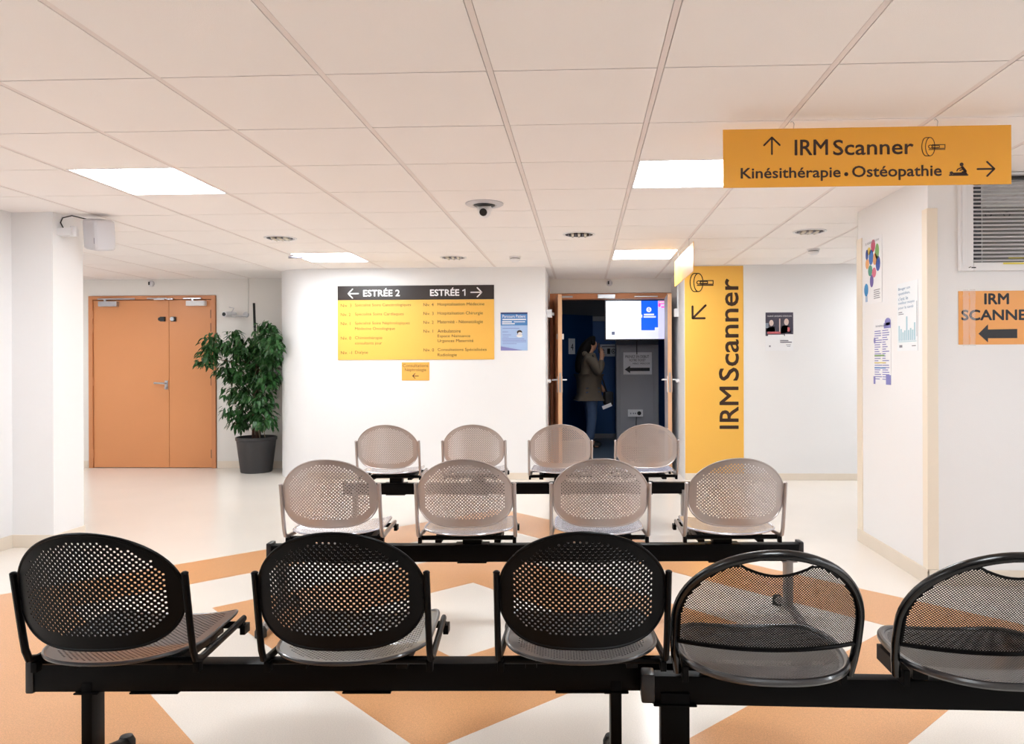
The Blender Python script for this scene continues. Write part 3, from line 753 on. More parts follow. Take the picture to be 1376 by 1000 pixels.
# fingers: chains rooted in the palms
def fingers(base, along, side, curl, tip):
    i0 = len(BV)
    return i0
for (pi, ax, sd, cu) in ((14, Vector((-0.1, 0.25, 1)).normalized(), Vector((1, 0.1, 0)).normalized(), Vector((-0.4, 1, 0)).normalized()),
                         (19, Vector((0.3, -0.1, -1)).normalized(), Vector((0.3, 1, 0)).normalized(), Vector((-1, 0, 0)).normalized())):
    p0 = Vector(BV[pi][:3])
    for q, L in zip((-1.5, -0.5, 0.5, 1.5), (0.052, 0.064, 0.068, 0.058)):
        a = p0 + sd * q * 0.0165 + ax * 0.012; b = a + ax * L * 0.55 + cu * 0.008; c = a + ax * L * 0.85 + cu * 0.03
        k = len(BV); BV += [(*a, 0.0085), (*b, 0.0078), (*c, 0.0065)]; BE += [(pi, k), (k, k + 1), (k + 1, k + 2)]
    a = Vector(BV[pi - 1][:3]) + sd * 0.035; b = a + ax * 0.03 + cu * 0.015; c = b + ax * 0.022 + cu * 0.01
    k = len(BV); BV += [(*a, 0.0105), (*b, 0.0095), (*c, 0.008)]; BE += [(pi - 1, k), (k, k + 1), (k + 1, k + 2)]
link('body', skin_mesh('body', BV, BE, SKIN, 0, 2), pr)
JV = [(0, 0, 0.69, (0.20, 0.215)), (0, 0, 0.88, (0.185, 0.20)), (0, 0, 1.02, (0.145, 0.17)), (0, 0, 1.18, (0.155, 0.185)), (0, 0, 1.30, (0.135, 0.16)), (0.0, 0, 1.385, 0.085),
      (0.0, -0.175, 1.30, 0.085), (0.10, -0.235, 1.06, 0.078), (0.165, -0.14, 1.285, 0.052), (0.0, 0.175, 1.30, 0.085), (0.04, 0.22, 1.06, 0.075), (0.195, 0.12, 0.915, 0.05)]
JE = [(0, 1), (1, 2), (2, 3), (3, 4), (4, 5), (4, 6), (6, 7), (7, 8), (4, 9), (9, 10), (10, 11)]
link('jacket', skin_mesh('jacket', JV, JE, JACKET, 1, 2), pr)
link('hood', skin_mesh('hood', [(-0.04, -0.10, 1.37, 0.05), (-0.12, 0, 1.36, 0.065), (-0.04, 0.10, 1.37, 0.05)], [(0, 1), (1, 2)], JACKET, 1, 2), pr)
TV_ = [(0, 0, 0.86, (0.105, 0.135)), (0.01, -0.085, 0.78, 0.105), (0.028, -0.085, 0.46, 0.078), (-0.01, -0.085, 0.09, 0.062), (0.01, 0.085, 0.78, 0.105), (0.05, 0.085, 0.46, 0.078), (0.045, 0.085, 0.09, 0.062)]
link('jeans', skin_mesh('jeans', TV_, [(0, 1), (1, 2), (2, 3), (0, 4), (4, 5), (5, 6)], JEANS, 0, 2), pr)
for (x, y) in ((-0.005, -0.085), (0.05, 0.085)):
    link('shoe', skin_mesh('shoe', [(x - 0.035, y, 0.05, 0.042), (x + 0.06, y, 0.045, (0.045, 0.042)), (x + 0.16, y, 0.038, (0.042, 0.034))], [(0, 1), (1, 2)], RUBBER, 1, 1), pr)
link('hair', skin_mesh('hair', [(0.0, 0, 1.545, (0.118, 0.112)), (-0.06, 0, 1.44, (0.105, 0.10)), (-0.115, 0, 1.30, (0.10, 0.085)), (-0.155, 0, 1.16, (0.085, 0.06)), (-0.165, 0, 1.08, (0.05, 0.03)), (0.05, -0.05, 1.585, 0.055), (0.05, 0.05, 1.585, 0.055), (0.05, -0.088, 1.49, 0.03), (0.05, 0.088, 1.49, 0.03)],
                       [(0, 1), (1, 2), (2, 3), (3, 4), (0, 5), (0, 6), (5, 7), (6, 8)], HAIR, 0, 2), pr)
ph = thing('mobile_phone', 'dark phone held up to the face of the person', 'phone', (0.235, 10.915, 1.375), math.radians(12))
MB().box(-0.006, 0.004, -0.035, 0.035, 0, 0.15).build('casing', DARKPL, ph, False, 0.003)
bg = thing('handbag', 'black shoulder bag hanging at the hip of the person', 'bag', (0.36, 10.94, 0.62), math.radians(12))
MB().box(-0.06, 0.07, -0.07, 0.07, 0, 0.2).build('bag_body', DARKPL, bg, True, 0.03, None, 3)
MB().tube([(-0.03, -0.05, 0.18), (-0.08, -0.06, 0.35), (-0.19, -0.11, 0.62), (-0.25, -0.10, 0.73)], 0.012, 8).build('strap', DARKPL, bg, True)
pp = MB().box(-0.06, 0.08, -0.002, 0.002, 0, 0.05).build('paper_sheet', PAPER, None, False, 0, (0.345, 10.85, 0.585)); pp.rotation_euler = (0, math.radians(-22), 0)
tag(pp, 'folded white paper sticking out below the black bag', 'paper')

# ------------------------------------------------------------------ signs
def arrow_pts(mb, tip, tail, head, w, y):
    a = Vector(tip); b = Vector(tail); d = (b - a).normalized(); n = Vector((-d.y, d.x))
    mb.stroke([tuple(a), tuple(b)], w, y)
    mb.stroke([tuple(a + d * head + n * head), tuple(a), tuple(a + d * head - n * head)], w, y)
    return mb
def scanner_icon(mb, x0, x1, z0, z1, w, y):
    W, H = x1 - x0, z1 - z0
    e = lambda cx, rx, a0, a1: [(x0 + (cx + rx * math.cos(math.radians(a0 + (a1 - a0) * k / 28))) * W, z0 + (0.5 + 0.5 * math.sin(math.radians(a0 + (a1 - a0) * k / 28))) * H) for k in range(29)]
    mb.stroke(e(0.19, 0.19, 90, 270), w, y); mb.stroke(e(0.36, 0.20, 0, 360), w, y)
    mb.stroke([(x0 + 0.19 * W, z1), (x0 + 0.36 * W, z1)], w, y); mb.stroke([(x0 + 0.19 * W, z0), (x0 + 0.36 * W, z0)], w, y)
    c = (x0 + 0.37 * W, z0 + 0.5 * H)
    mb.stroke([(c[0] + 0.08 * W * math.cos(2 * PI * k / 14), c[1] + 0.09 * H * math.sin(2 * PI * k / 14)) for k in range(14)], w, y, closed=True)
    mb.stroke([(x0 + 0.44 * W, z0 + 0.60 * H), (x1, z0 + 0.60 * H), (x1, z0 + 0.40 * H), (x0 + 0.44 * W, z0 + 0.40 * H)], w, y)
    mb.stroke([(x0 + 0.45 * W, z0 + 0.55 * H), (x0 + 0.76 * W, z0 + 0.55 * H), (x0 + 0.76 * W, z0 + 0.45 * H), (x0 + 0.45 * W, z0 + 0.45 * H)], w, y)
    mb.stroke([(x0 + 0.31 * W, z0 + 0.34 * H), (x1, z0 + 0.34 * H)], w, y)
    return mb
# hanging sign above the room
hs = thing('hanging_sign', 'orange hanging sign reading IRM Scanner and Kinesitherapie Osteopathie with arrows', 'sign', (0.602, 3.24, 1.965))
SWd, SHt = 1.202, 0.249
MB().box(0, SWd, 0, 0.006, 0, SHt).build('panel', SIGNO, hs, False, 0.001)
def hz(x, y):
    k = (x - 38) / 1282; top = 80 - 20 * k; bt = 338 - 13 * k
    return k * SWd, (bt - y) / (bt - top) * SHt
def hbox(x0, x1, y0, y1):
    k = ((x0 + x1) / 2 - 38) / 1282; top = 80 - 20 * k; bt = 338 - 13 * k
    return (x0 - 38) / 1282 * SWd, (x1 - 38) / 1282 * SWd, (bt - y1) / (bt - top) * SHt, (bt - y0) / (bt - top) * SHt
text('IRM', *hbox(361, 508, 126, 193), INK, hs, -0.001, bold=0.02); text('Scanner', *hbox(533, 888, 125, 192), INK, hs, -0.001, bold=0.02)
text('Kinésithérapie', *hbox(118, 564, 249, 309), INK, hs, -0.001, bold=0.02)
text('Ostéopathie', *hbox(617, 1012, 241, 305), INK, hs, -0.001, bold=0.02)
cx, cz = hz(590, 279); MB().disc(cx, cz, 0.0085, 0.0085, 0, 0.001).build('bullet_dot', INK, hs)
mb = MB(); arrow_pts(mb, hz(258, 115), hz(258, 189), 0.033, 0.0075, 0); mb.build('arrow', INK, hs)
mb = MB(); arrow_pts(mb, hz(1245, 257), hz(1171, 258), 0.030, 0.0075, 0); mb.build('arrow', INK, hs)
mb = MB(); b4 = hbox(926, 1028, 116, 198); scanner_icon(mb, *b4, 0.003, 0); mb.build('scanner_pictogram', INK, hs)
mb = MB()
a, b_ = hz(1046, 285), hz(1130, 286); mb.rect(a[0], b_[0], a[1] - 0.003, a[1] + 0.003, 0, 0.001)
p = hz(1056, 275); mb.disc(p[0], p[1], 0.0075, 0.0065, 0, 0.001); mb.stroke([hz(1066, 278), hz(1100, 277), hz(1122, 278)], 0.008, 0, 0.001)
p = hz(1101, 237); mb.disc(p[0], p[1], 0.008, 0.008, 0, 0.001)
mb.stroke([hz(1104, 250), hz(1118, 268)], 0.011, 0, 0.001); mb.stroke([hz(1102, 251), hz(1084, 258), hz(1080, 266)], 0.0045, 0, 0.001); mb.stroke([hz(1108, 258), hz(1094, 264)], 0.0045, 0, 0.001); mb.stroke([hz(1118, 270), hz(1104, 271)], 0.006, 0, 0.001)
mb.build('massage_pictogram', INK, hs)
def hook(p, x, z0, z1):
    pts = [(x, 0.003, z0 - 0.008), (x + 0.004, 0.003, z0 + 0.004), (x + 0.006, 0.003, z0 + 0.6 * (z1 - z0)), (x + 0.001, 0.003, z1 - 0.006), (x - 0.005, 0.003, z1 - 0.002), (x - 0.008, 0.003, z1 - 0.009)]
    MB().tube(pts, 0.0013, 6).build('wire_hook', METAL, p, True)
for x in (0.295, 0.895): hook(hs, x, SHt, 0.283)
# second hanging sign, seen almost edge on
SIGNG = mat('sign_orange_lacquer', '#f5b24a', 0.38, var=0.01, vscale=2, spec=1.0, coat=0.6)
SIGNG.node_tree.nodes['Principled BSDF'].inputs['Coat Roughness'].default_value = 0.35
h2 = thing('hanging_sign', 'second orange hanging sign seen edge on below the rear ceiling light', 'sign', (0.872, 7.17, 1.945), math.radians(-90), None)
MB().box(0, 1.2, 0, 0.006, 0, 0.235).build('panel', SIGNG, h2, False, 0.001)
for x in (0.25, 0.95): hook(h2, x, 0.235, 0.303)

# directory sign
ds = thing('directory_sign', 'wide yellow directory panel with dark header reading ESTREE 2 and ESTREE 1', 'sign', (-2.614, 7.929, 1.271))
DW, DH = 1.677, 0.789
MB().box(0, DW, -0.006, 0, 0, DH - 0.152).build('panel', SIGNY, ds, False, 0.001)
MB().box(0, DW, -0.007, 0, DH - 0.151, DH).build('header', SIGNDARK, ds, False, 0.001)
def dbx(x0, x1, y0, y1): return (x0 - 82) / 1202 * DW, (x1 - 82) / 1202 * DW, (620 - y1) / 570 * DH, (620 - y0) / 570 * DH
def dpt(x, y): return (x - 82) / 1202 * DW, (620 - y) / 570 * DH
text('ESTRÉE 2', *dbx(282, 562, 70, 131), WHITEINK, ds, -0.008, bold=0.03)
text('ESTRÉE', *dbx(797, 1018, 70, 131), WHITEINK, ds, -0.008, bold=0.03)
MB().stroke([dpt(1046, 93), dpt(1062, 84), dpt(1062, 129)], 0.012, -0.007).build('numeral_one', WHITEINK, ds)
mb = MB(); arrow_pts(mb, dpt(164, 109), dpt(243, 109), 0.048, 0.013, -0.007); mb.build('arrow', WHITEINK, ds)
mb = MB(); arrow_pts(mb, dpt(1191, 106), dpt(1108, 106), 0.048, 0.013, -0.007); mb.build('arrow', WHITEINK, ds)
for (s_, x0, x1, y0, y1) in (('Niv. 3', 106, 190, 188, 212), ('Spécialité Soins Cancérologiques', 216, 648, 186, 214), ('Niv. 2', 106, 182, 258, 282), ('Spécialité Soins Cardiaques', 216, 592, 256, 284),
        ('Niv. 1', 106, 180, 328, 352), ('Spécialité Soins Néphrologiques', 216, 638, 326, 354), ('Médecine Oncologique', 216, 524, 368, 396), ('Niv. 0', 106, 186, 440, 464), ('Chimiothérapie', 216, 426, 438, 468),
        ('consultants jour', 216, 424, 480, 508), ('Niv. -1', 106, 192, 552, 576), ('Dialyse', 216, 316, 550, 580),
        ('Niv. 4', 744, 822, 186, 210), ('Hospitalisation Médecine', 852, 1210, 184, 213), ('Niv. 3', 744, 822, 254, 278), ('Hospitalisation Chirurgie', 852, 1198, 252, 282), ('Niv. 2', 744, 822, 322, 346),
        ('Maternité - Néonatologie', 852, 1198, 318, 350), ('Niv. 1', 744, 818, 390, 414), ('Ambulatoire', 852, 1028, 388, 414), ('Espace Naissance', 852, 1102, 428, 456), ('Urgences Maternité', 852, 1126, 464, 494),
        ('Niv. 0', 744, 824, 534, 558), ('Consultations Spécialisées', 852, 1226, 532, 561), ('Radiologie', 852, 998, 572, 602)):
    text(s_, *dbx(x0, x1, y0, y1), INK if x0 > 700 else INKTHIN, ds, -0.0066)  # left column in paler ink, the wash of the glare put into its colour
# small notice below it
sn = thing('small_sign', 'small orange notice reading Consultations Nephrologie below the directory panel', 'sign', (-1.926, 7.929, 1.05))
MB().box(0, 0.295, -0.003, 0, 0, 0.193).build('panel', mat('sign_orange_paper', '#f3b455', 0.5, var=0.01), sn)
text('Consultations', 0.012, 0.283, 0.142, 0.176, INKTHIN, sn, -0.0036); text('Néphrologie', 0.033, 0.262, 0.088, 0.130, INKTHIN, sn, -0.0036)
mb = MB(); arrow_pts(mb, (0.117, 0.048), (0.178, 0.048), 0.026, 0.008, -0.003); mb.build('arrow', INK, sn)
# tall yellow panel
ys = thing('vertical_sign', 'tall yellow wall panel reading IRM Scanner vertically with arrow', 'sign', (1.068, 7.929, 0.068))
YW, YH = 0.608, 2.17
MB().box(0, YW, -0.004, 0, 0, YH).build('panel', SIGNY, ys, False, 0.001)
def yb(x0, x1, y0, y1): return (x0 - 68) / 224 * YW, (x1 - 68) / 224 * YW, (935 - y1) / 823 * YH, (935 - y0) / 823 * YH
text('IRM', *yb(201, 271, 592, 757), INK, ys, -0.0046, rot=90, bold=0.02); text('Scanner', *yb(199, 273, 164, 566), INK, ys, -0.0046, rot=90, bold=0.02)
b4 = yb(89, 177, 141, 213); mb = MB(); scanner_icon(mb, *b4, 0.010, -0.004); mb.build('scanner_pictogram', INK, ys)
a0, a1, c0, c1 = yb(98, 148, 268, 319); mb = MB()
mb.stroke([(a0, c1 - 0.01), (a0, c0), (a1 - 0.01, c0)], 0.022, -0.004).stroke([(a0, c0), (a1, c1)], 0.022, -0.004); mb.build('arrow', INK, ys)

# taped IRM SCANNER sign on the office wall
ts = thing('taped_sign', 'orange IRM SCANNER paper with black arrow taped to the office wall', 'sign', (2.047, 4.189, 1.313))
TW, TH = 0.42, 0.292
MB().box(0, TW, -0.0015, 0, 0, TH).build('sheet', mat('orange_glossy_paper', '#ee9f3e', 0.3, var=0.03), ts)
def tb(x0, x1, y0, y1): return (x0 - 60) / 333 * 0.352, (x1 - 60) / 333 * 0.352, (930 - y1) / 258 * TH, (930 - y0) / 258 * TH
text('IRM', *tb(192, 312, 686, 735), INKBLACK, ts, -0.002, bold=0.045)
text('SCANNER', *tb(76, 452, 764, 812), INKBLACK, ts, -0.002, bold=0.045)
def tp(x, y): return (x - 60) / 333 * 0.352, (930 - y) / 258 * TH
MB().prism([tp(160, 878), tp(208, 833), tp(208, 858), tp(355, 856), tp(355, 900), tp(208, 900), tp(208, 920)], -0.0022, -0.0015, 'y').build('arrow', INKBLACK, ts)
TAPE = mat('clear_tape', '#ffffff', 0.08, trans=0.0, alpha=0.22)
def tape(x0, x1, z0, z1, seed):
    rnd = random.Random(seed); mb = MB(); n = 26; k = 5
    vs = []
    for i in range(n + 1):
        for j in range(k + 1):
            e = rnd.uniform(-0.0022, 0.0022) if j in (0, k) else 0
            vs.append((x0 + (x1 - x0) * j / k + e, -0.003 - rnd.uniform(0, 0.0022), z0 + (z1 - z0) * i / n))
    mb.add(vs, [(i * (k + 1) + j, i * (k + 1) + j + 1, (i + 1) * (k + 1) + j + 1, (i + 1) * (k + 1) + j) for i in range(n) for j in range(k)])
    mb.build('tape_strip', TAPE, ts, True)
tape(0.022, 0.055, -0.008, 0.30, 3); tape(0.058, 0.088, -0.006, 0.302, 4)

# posters
def poster(name, label, loc, w, h, rot=0.0, base=PAPER):
    t = thing(name, label, 'poster', loc, rot)
    MB().box(0, w, -0.002, 0, 0, h).build('sheet', base, t)
    return t
P1 = mat('print_blue', '#4f86c6', 0.5, var=0.05); P2 = mat('print_pale_blue', '#a9c4ec', 0.5, var=0.03); P3 = mat('print_violet', '#8585c4', 0.5, var=0.04); P4 = mat('print_navy', '#2d3f73', 0.5)
pb = poster('wall_poster', 'blue patient information poster right of the directory panel', (-0.868, 7.929, 1.364), 0.285, 0.402, 0, P2)
MB().rect(0, 0.285, 0.265, 0.402, -0.002).build('print_block', P1, pb)
MB().rect(0, 0.285, 0.385, 0.402, -0.0026).build('print_block', P4, pb)
text('Parcours Patient', 0.02, 0.265, 0.345, 0.378, WHITEINK, pb, -0.0032)
MB().rect(0.02, 0.27, 0.322, 0.334, -0.0026).rect(0.015, 0.12, 0.297, 0.309, -0.0026).rect(0.14, 0.26, 0.299, 0.307, -0.0026).rect(0.015, 0.15, 0.277, 0.288, -0.0026).build('print_lines', WHITEINK, pb)
mb = MB()
for z, x1 in ((0.232, 0.2), (0.195, 0.08), (0.163, 0.11), (0.14, 0.085), (0.12, 0.25), (0.105, 0.27), (0.088, 0.27), (0.07, 0.17)): mb.rect(0.02 if z > 0.13 or z < 0.1 else 0.015, x1, z, z + 0.005, -0.002)
mb.build('print_lines', P3, pb)
MB().prism([(0.0, 0.0), (0.24, 0.0), (0.0, 0.045)], -0.0026, -0.002, 'y').build('print_block', P3, pb)
MB().disc(0.2, 0.193, 0.028, 0.022, -0.002).build('print_portrait_hair', INK, pb)
MB().disc(0.205, 0.177, 0.022, 0.018, -0.0027).disc(0.2, 0.155, 0.032, 0.016, -0.0027).build('print_portrait', WHITEINK, pb)

pg = poster('wall_poster', 'poster with dark photo of two masked people, right of the yellow panel', (1.905, 7.929, 1.348), 0.285, 0.40)
PD = mat('print_dark_photo', '#4a4656', 0.5, var=0.3, vscale=20); PG = mat('print_scrub_grey', '#8f9aa8', 0.5, var=0.2, vscale=25); PB = mat('print_scrub_blue', '#8e93bd', 0.5, var=0.2, vscale=25); PK = mat('print_skin', '#d9c2bb', 0.5); PR = mat('print_red', '#c4646a', 0.5, var=0.1)
MB().rect(0, 0.285, 0.155, 0.40, -0.002).build('print_photo', PD, pg)
text('MA SANTÉ  UNE ÉQUIPE À VOTRE ÉCOUTE', 0.02, 0.27, 0.352, 0.372, PAPER, pg, -0.003)
MB().disc(0.06, 0.29, 0.022, 0.032, -0.0026).disc(0.215, 0.30, 0.024, 0.035, -0.0026).rect(0.14, 0.152, 0.19, 0.335, -0.0026).build('print_faces', PK, pg)
MB().prism([(0.0, 0.2), (0.03, 0.25), (0.09, 0.25), (0.1, 0.2)], -0.0026, -0.002, 'y').rect(0.0, 0.03, 0.24, 0.29, -0.0026).build('print_clothing', PG, pg)
MB().prism([(0.155, 0.18), (0.165, 0.25), (0.2, 0.265), (0.24, 0.26), (0.27, 0.19)], -0.0026, -0.002, 'y').build('print_clothing', PB, pg)
MB().rect(0.02, 0.155, 0.178, 0.20, -0.003).build('print_strip', PR, pg); MB().rect(0.225, 0.25, 0.20, 0.245, -0.003).build('print_sleeve', PR, pg)
MB().rect(0.025, 0.19, 0.155, 0.168, -0.003).rect(0.2, 0.285, 0.155, 0.172, -0.0026).build('print_strip', WHITEINK, pg)
MB().rect(0.15, 0.235, 0.1, 0.112, -0.002).rect(0.15, 0.27, 0.083, 0.095, -0.002).rect(0.21, 0.26, 0.06, 0.065, -0.002).rect(0.22, 0.255, 0.045, 0.05, -0.002).rect(0.035, 0.052, 0.04, 0.056, -0.002).build('print_lines', INKGREY, pg)

RZ = math.radians(-90)
# balloon poster (hot-air balloon shapes in colours)
pc = poster('wall_poster', 'poster of colourful oval balloons on the office side wall', (1.884, 5.115, 1.60), 0.30, 0.43, RZ)
cols = ['#2f6fc0', '#c4476b', '#e8a86b', '#4c9a86', '#3454a8', '#e2c35c', '#79a85a', '#6a5aa6', '#d9708a', '#2d8fd0']
balls = [(0.055, 0.33, 0.024, 0.035, 4), (0.09, 0.35, 0.03, 0.025, 5), (0.16, 0.375, 0.036, 0.04, 1), (0.225, 0.33, 0.032, 0.05, 6), (0.125, 0.305, 0.038, 0.05, 0), (0.06, 0.27, 0.03, 0.034, 2), (0.19, 0.285, 0.034, 0.038, 2), (0.24, 0.25, 0.036, 0.048, 4), (0.11, 0.22, 0.036, 0.036, 3), (0.175, 0.20, 0.034, 0.032, 8), (0.135, 0.15, 0.03, 0.042, 7), (0.04, 0.10, 0.036, 0.042, 9)]
for (x, z, rx, rz, k) in balls: MB().disc(x, z, rx, rz, -0.002).build('print_balloon', mat('print_balloon_%d' % k, cols[k], 0.5, var=0.05), pc)
MB().rect(0.03, 0.037, 0.02, 0.07, -0.002).rect(0.048, 0.058, 0.02, 0.07, -0.002).build('print_legs', mat('print_balloon_9', cols[9]), pc)
text('ta mission est de vivre', 0.03, 0.26, 0.395, 0.415, INKGREY, pc, -0.003)
mb = MB()
for k in range(5): mb.rect(0.17, 0.27 - 0.01 * (k % 2), 0.03 + 0.013 * k, 0.035 + 0.013 * k, -0.002)
mb.build('print_lines', INKGREY, pc)
# information sheet
pi_ = poster('wall_poster', 'violet and white timetable sheet, lowest on the office side wall', (1.884, 4.955, 1.08), 0.275, 0.415, RZ)
MB().disc(0.23, 0.39, 0.045, 0.024, -0.002).build('print_block', P3, pi_); MB().rect(0.17, 0.275, 0.35, 0.385, -0.002).build('print_block', P3, pi_); MB().disc(0.02, 0.28, 0.015, 0.02, -0.002).build('print_block', P3, pi_)
MB().rect(0.20, 0.275, 0.0, 0.06, -0.002).build('print_block', P3, pi_); MB().rect(0.0, 0.03, 0.0, 0.05, -0.002).build('print_block', P3, pi_)
text('Informations pratiques', 0.04, 0.22, 0.36, 0.378, P4, pi_, -0.003)
mb = MB(); rnd = random.Random(5)
for k in range(22):
    z = 0.335 - 0.0145 * k; mb.rect(0.02, 0.02 + rnd.uniform(0.06, 0.12), z, z + 0.006, -0.002); mb.rect(0.145, 0.145 + rnd.uniform(0.04, 0.11), z, z + 0.006, -0.002)
mb.build('print_lines', P3, pi_)
MB().rect(0.02, 0.18, 0.178, 0.187, -0.003).build('print_strip', mat('print_green', '#86b066', 0.5), pi_)
MB().rect(0.02, 0.2, 0.133, 0.14, -0.003).build('print_strip', mat('print_yellow', '#dccb77', 0.5), pi_)
MB().rect(0.02, 0.2, 0.1, 0.108, -0.003).build('print_strip', P1, pi_)
# city skyline poster
ps = poster('wall_poster', 'white poster with blue text and skyline, nearest the corner guard', (1.884, 4.585, 1.285), 0.275, 0.40, RZ, mat('pale_poster_paper', '#eef2f6', 0.5))
PT = mat('print_steel_blue', '#6f93b5', 0.5, var=0.05); PT2 = mat('print_light_teal', '#a9cbd8', 0.5, var=0.1)
for k, s_ in enumerate(('Bouger son', 'quotidien,', "c'est le", 'meilleur moyen', 'pour la santé')):
    text(s_, 0.02, 0.02 + 0.014 * len(s_) + 0.02, 0.355 - 0.028 * k, 0.375 - 0.028 * k, PT, ps, -0.003)
mb = MB(); rnd = random.Random(9)
for k in range(9):
    x = 0.02 + 0.026 * k; h_ = (0.09, 0.07, 0.05, 0.06, 0.14, 0.06, 0.07, 0.06, 0.1)[k]; mb.rect(x, x + 0.017, 0.06, 0.06 + h_, -0.002)
mb.rect(0.02, 0.26, 0.052, 0.056, -0.002).build('print_skyline', PT2, ps)
MB().rect(0.02, 0.07, 0.225, 0.23, -0.002).rect(0.02, 0.09, 0.215, 0.219, -0.002).rect(0.03, 0.07, 0.02, 0.035, -0.002).rect(0.2, 0.25, 0.025, 0.03, -0.002).rect(0.262, 0.266, 0.08, 0.28, -0.002).build('print_lines', INKGREY, ps)

# ------------------------------------------------------------------ office window with blind
w1 = thing('window_1', 'white framed office window above the taped sign', None, (WX0, 4.19, WZ0), 0, None, 'structure')
WW, WH = WX1 - WX0, 2.244 - WZ0
fw = 0.07
fb = MB().box(0, fw, -0.03, 0.06, 0, WH).box(WW - fw, WW, -0.03, 0.06, 0, WH).box(fw, WW - fw, -0.03, 0.06, 0, 0.045).box(fw, WW - fw, -0.03, 0.06, WH - 0.012, WH)
fb.build('window_frame', WHITEPL, w1, False, 0.004)
MB().box(0.008, 0.03, -0.036, -0.03, 0.03, WH).build('frame_bead', WHITEPL, w1, False, 0.002)
MB().box(fw, WW - fw, 0.045, 0.05, 0.045, WH - 0.012).build('pane', mat('window_glass', '#ffffff', 0.02, trans=1.0), w1)
MB().stroke([(0.045, 0.017), (0.055, 0.021)], 0.004, -0.03).rect(0.058, 0.082, 0.014, 0.020, -0.03).build('maker_mark', INKBLACK, w1)
bl = thing('venetian_blind', 'white horizontal venetian blind in the office window', 'blind', (WX0 + fw + 0.005, 4.19, WZ0 + 0.05))
BWd = WW - 2 * fw - 0.01
sl = MB(); ca = math.radians(14)
sl.add([(0, 0.006, -0.0065), (BWd, 0.006, -0.0065), (BWd, 0.0145, 0.001), (0, 0.0145, 0.001), (0, 0.024, 0.0060), (BWd, 0.024, 0.0060), (0, 0.006, -0.0072), (BWd, 0.006, -0.0072), (BWd, 0.0145, 0.0003), (0, 0.0145, 0.0003), (0, 0.024, 0.0053), (BWd, 0.024, 0.0053)],
       [(0, 1, 2, 3), (3, 2, 5, 4), (7, 6, 9, 8), (8, 9, 10, 11), (0, 6, 7, 1), (4, 5, 11, 10), (0, 3, 9, 6), (3, 4, 10, 9), (1, 7, 8, 2), (2, 8, 11, 5)])
slat_me = sl.mesh('slat', WHITEPL)
ns = 21; pit = (WH - 0.012 - 0.05 - 0.02) / ns
for k in range(ns): link('slat', slat_me, bl, (0, 0, 0.012 + k * pit))
MB().box(0, BWd, 0.002, 0.03, WH - 0.012 - 0.05 - 0.018, WH - 0.05 - 0.013).build('head_rail', DARKPL, bl, False, 0.002)
MB().box(0, BWd, 0.004, 0.026, -0.003, 0.004).build('bottom_rail', DARKPL, bl, False, 0.001)
for x in (0.055, 0.55, 0.95): MB().box(x, x + 0.002, 0.001, 0.003, 0, pit * ns).build('ladder_cord', WHITEPL, bl)
# inside the office: mullion, yellow notes, reversed letters on the glass
o_ = MB().box(2.27, 2.305, 4.45, 4.49, 1.0, WT).build('office_post', SLATE, None, False, 0.003); tag(o_, 'dark post standing behind the office blind', 'post')
yn = MB().box(2.27, 2.42, 4.155, 4.1585, 1.745, 1.754).build('yellow_strip', mat('note_yellow', '#e6d354', 0.5, var=0.03), None); tag(yn, 'yellow label strip stuck low on the window frame', 'label')
yn = MB().box(2.335, 2.52, 4.224, 4.2258, 1.785, 1.800).build('yellow_strip', MATS['note_yellow'], None); tag(yn, 'yellow label strip behind the blind slats at right', 'label')
sv = MB()
for x in (2.235, 2.335):
    sv.stroke([(x + 0.016 * math.cos(a * PI / 8), 2.03 + 0.013 * math.sin(a * PI / 8)) for a in range(-9, 8)], 0.006, 4.2425)
tag(sv.build('window_lettering', INKBLACK, None), 'two round dark letters on the office window glass', 'lettering')

# ------------------------------------------------------------------ ceiling devices
dc = thing('dome_camera', 'round ceiling security camera with black lens above the seats', 'camera', (-0.627, 4.80, CEIL))
MB().lathe([(0.122, 0.0), (0.122, -0.006), (0.112, -0.012), (0.075, -0.013), (0.07, -0.004)], 36).build('flange', GREYPL, dc, 'auto')
MB().lathe([(0.07, -0.006), (0.066, -0.016), (0.05, -0.024)], 28).build('dark_ring', DARKPL, dc, 'auto')
MB().ball((0, -0.01, -0.052), (0.042, 0.042, 0.045), 20, 12).box(-0.045, 0.045, -0.03, 0.03, -0.045, -0.012).build('camera_head', WHITEPL, dc, True)
MB().lathe([(0.024, -0.012), (0.024, 0.0), (0.018, 0.006)], 20, (0, -0.052, -0.068), 'y').build('lens', DARKPL, dc, 'auto')
GLASSB = mat('bulb_glass', '#efe9dc', 0.15, var=0.05); REFL = mat('reflector_metal', '#9a9690', 0.2, metal=0.9, var=0.2, vscale=60)
DL = [((-2.447, 6.002), 'round recessed ceiling downlight left of the directory panel'), ((-1.242, 7.186), 'round recessed ceiling downlight above the directory panel, nearest the back wall'),
      ((-0.027, 5.982), 'round recessed ceiling downlight in front of the passage'), ((1.777, 5.963), 'round recessed ceiling downlight near the office side wall')]
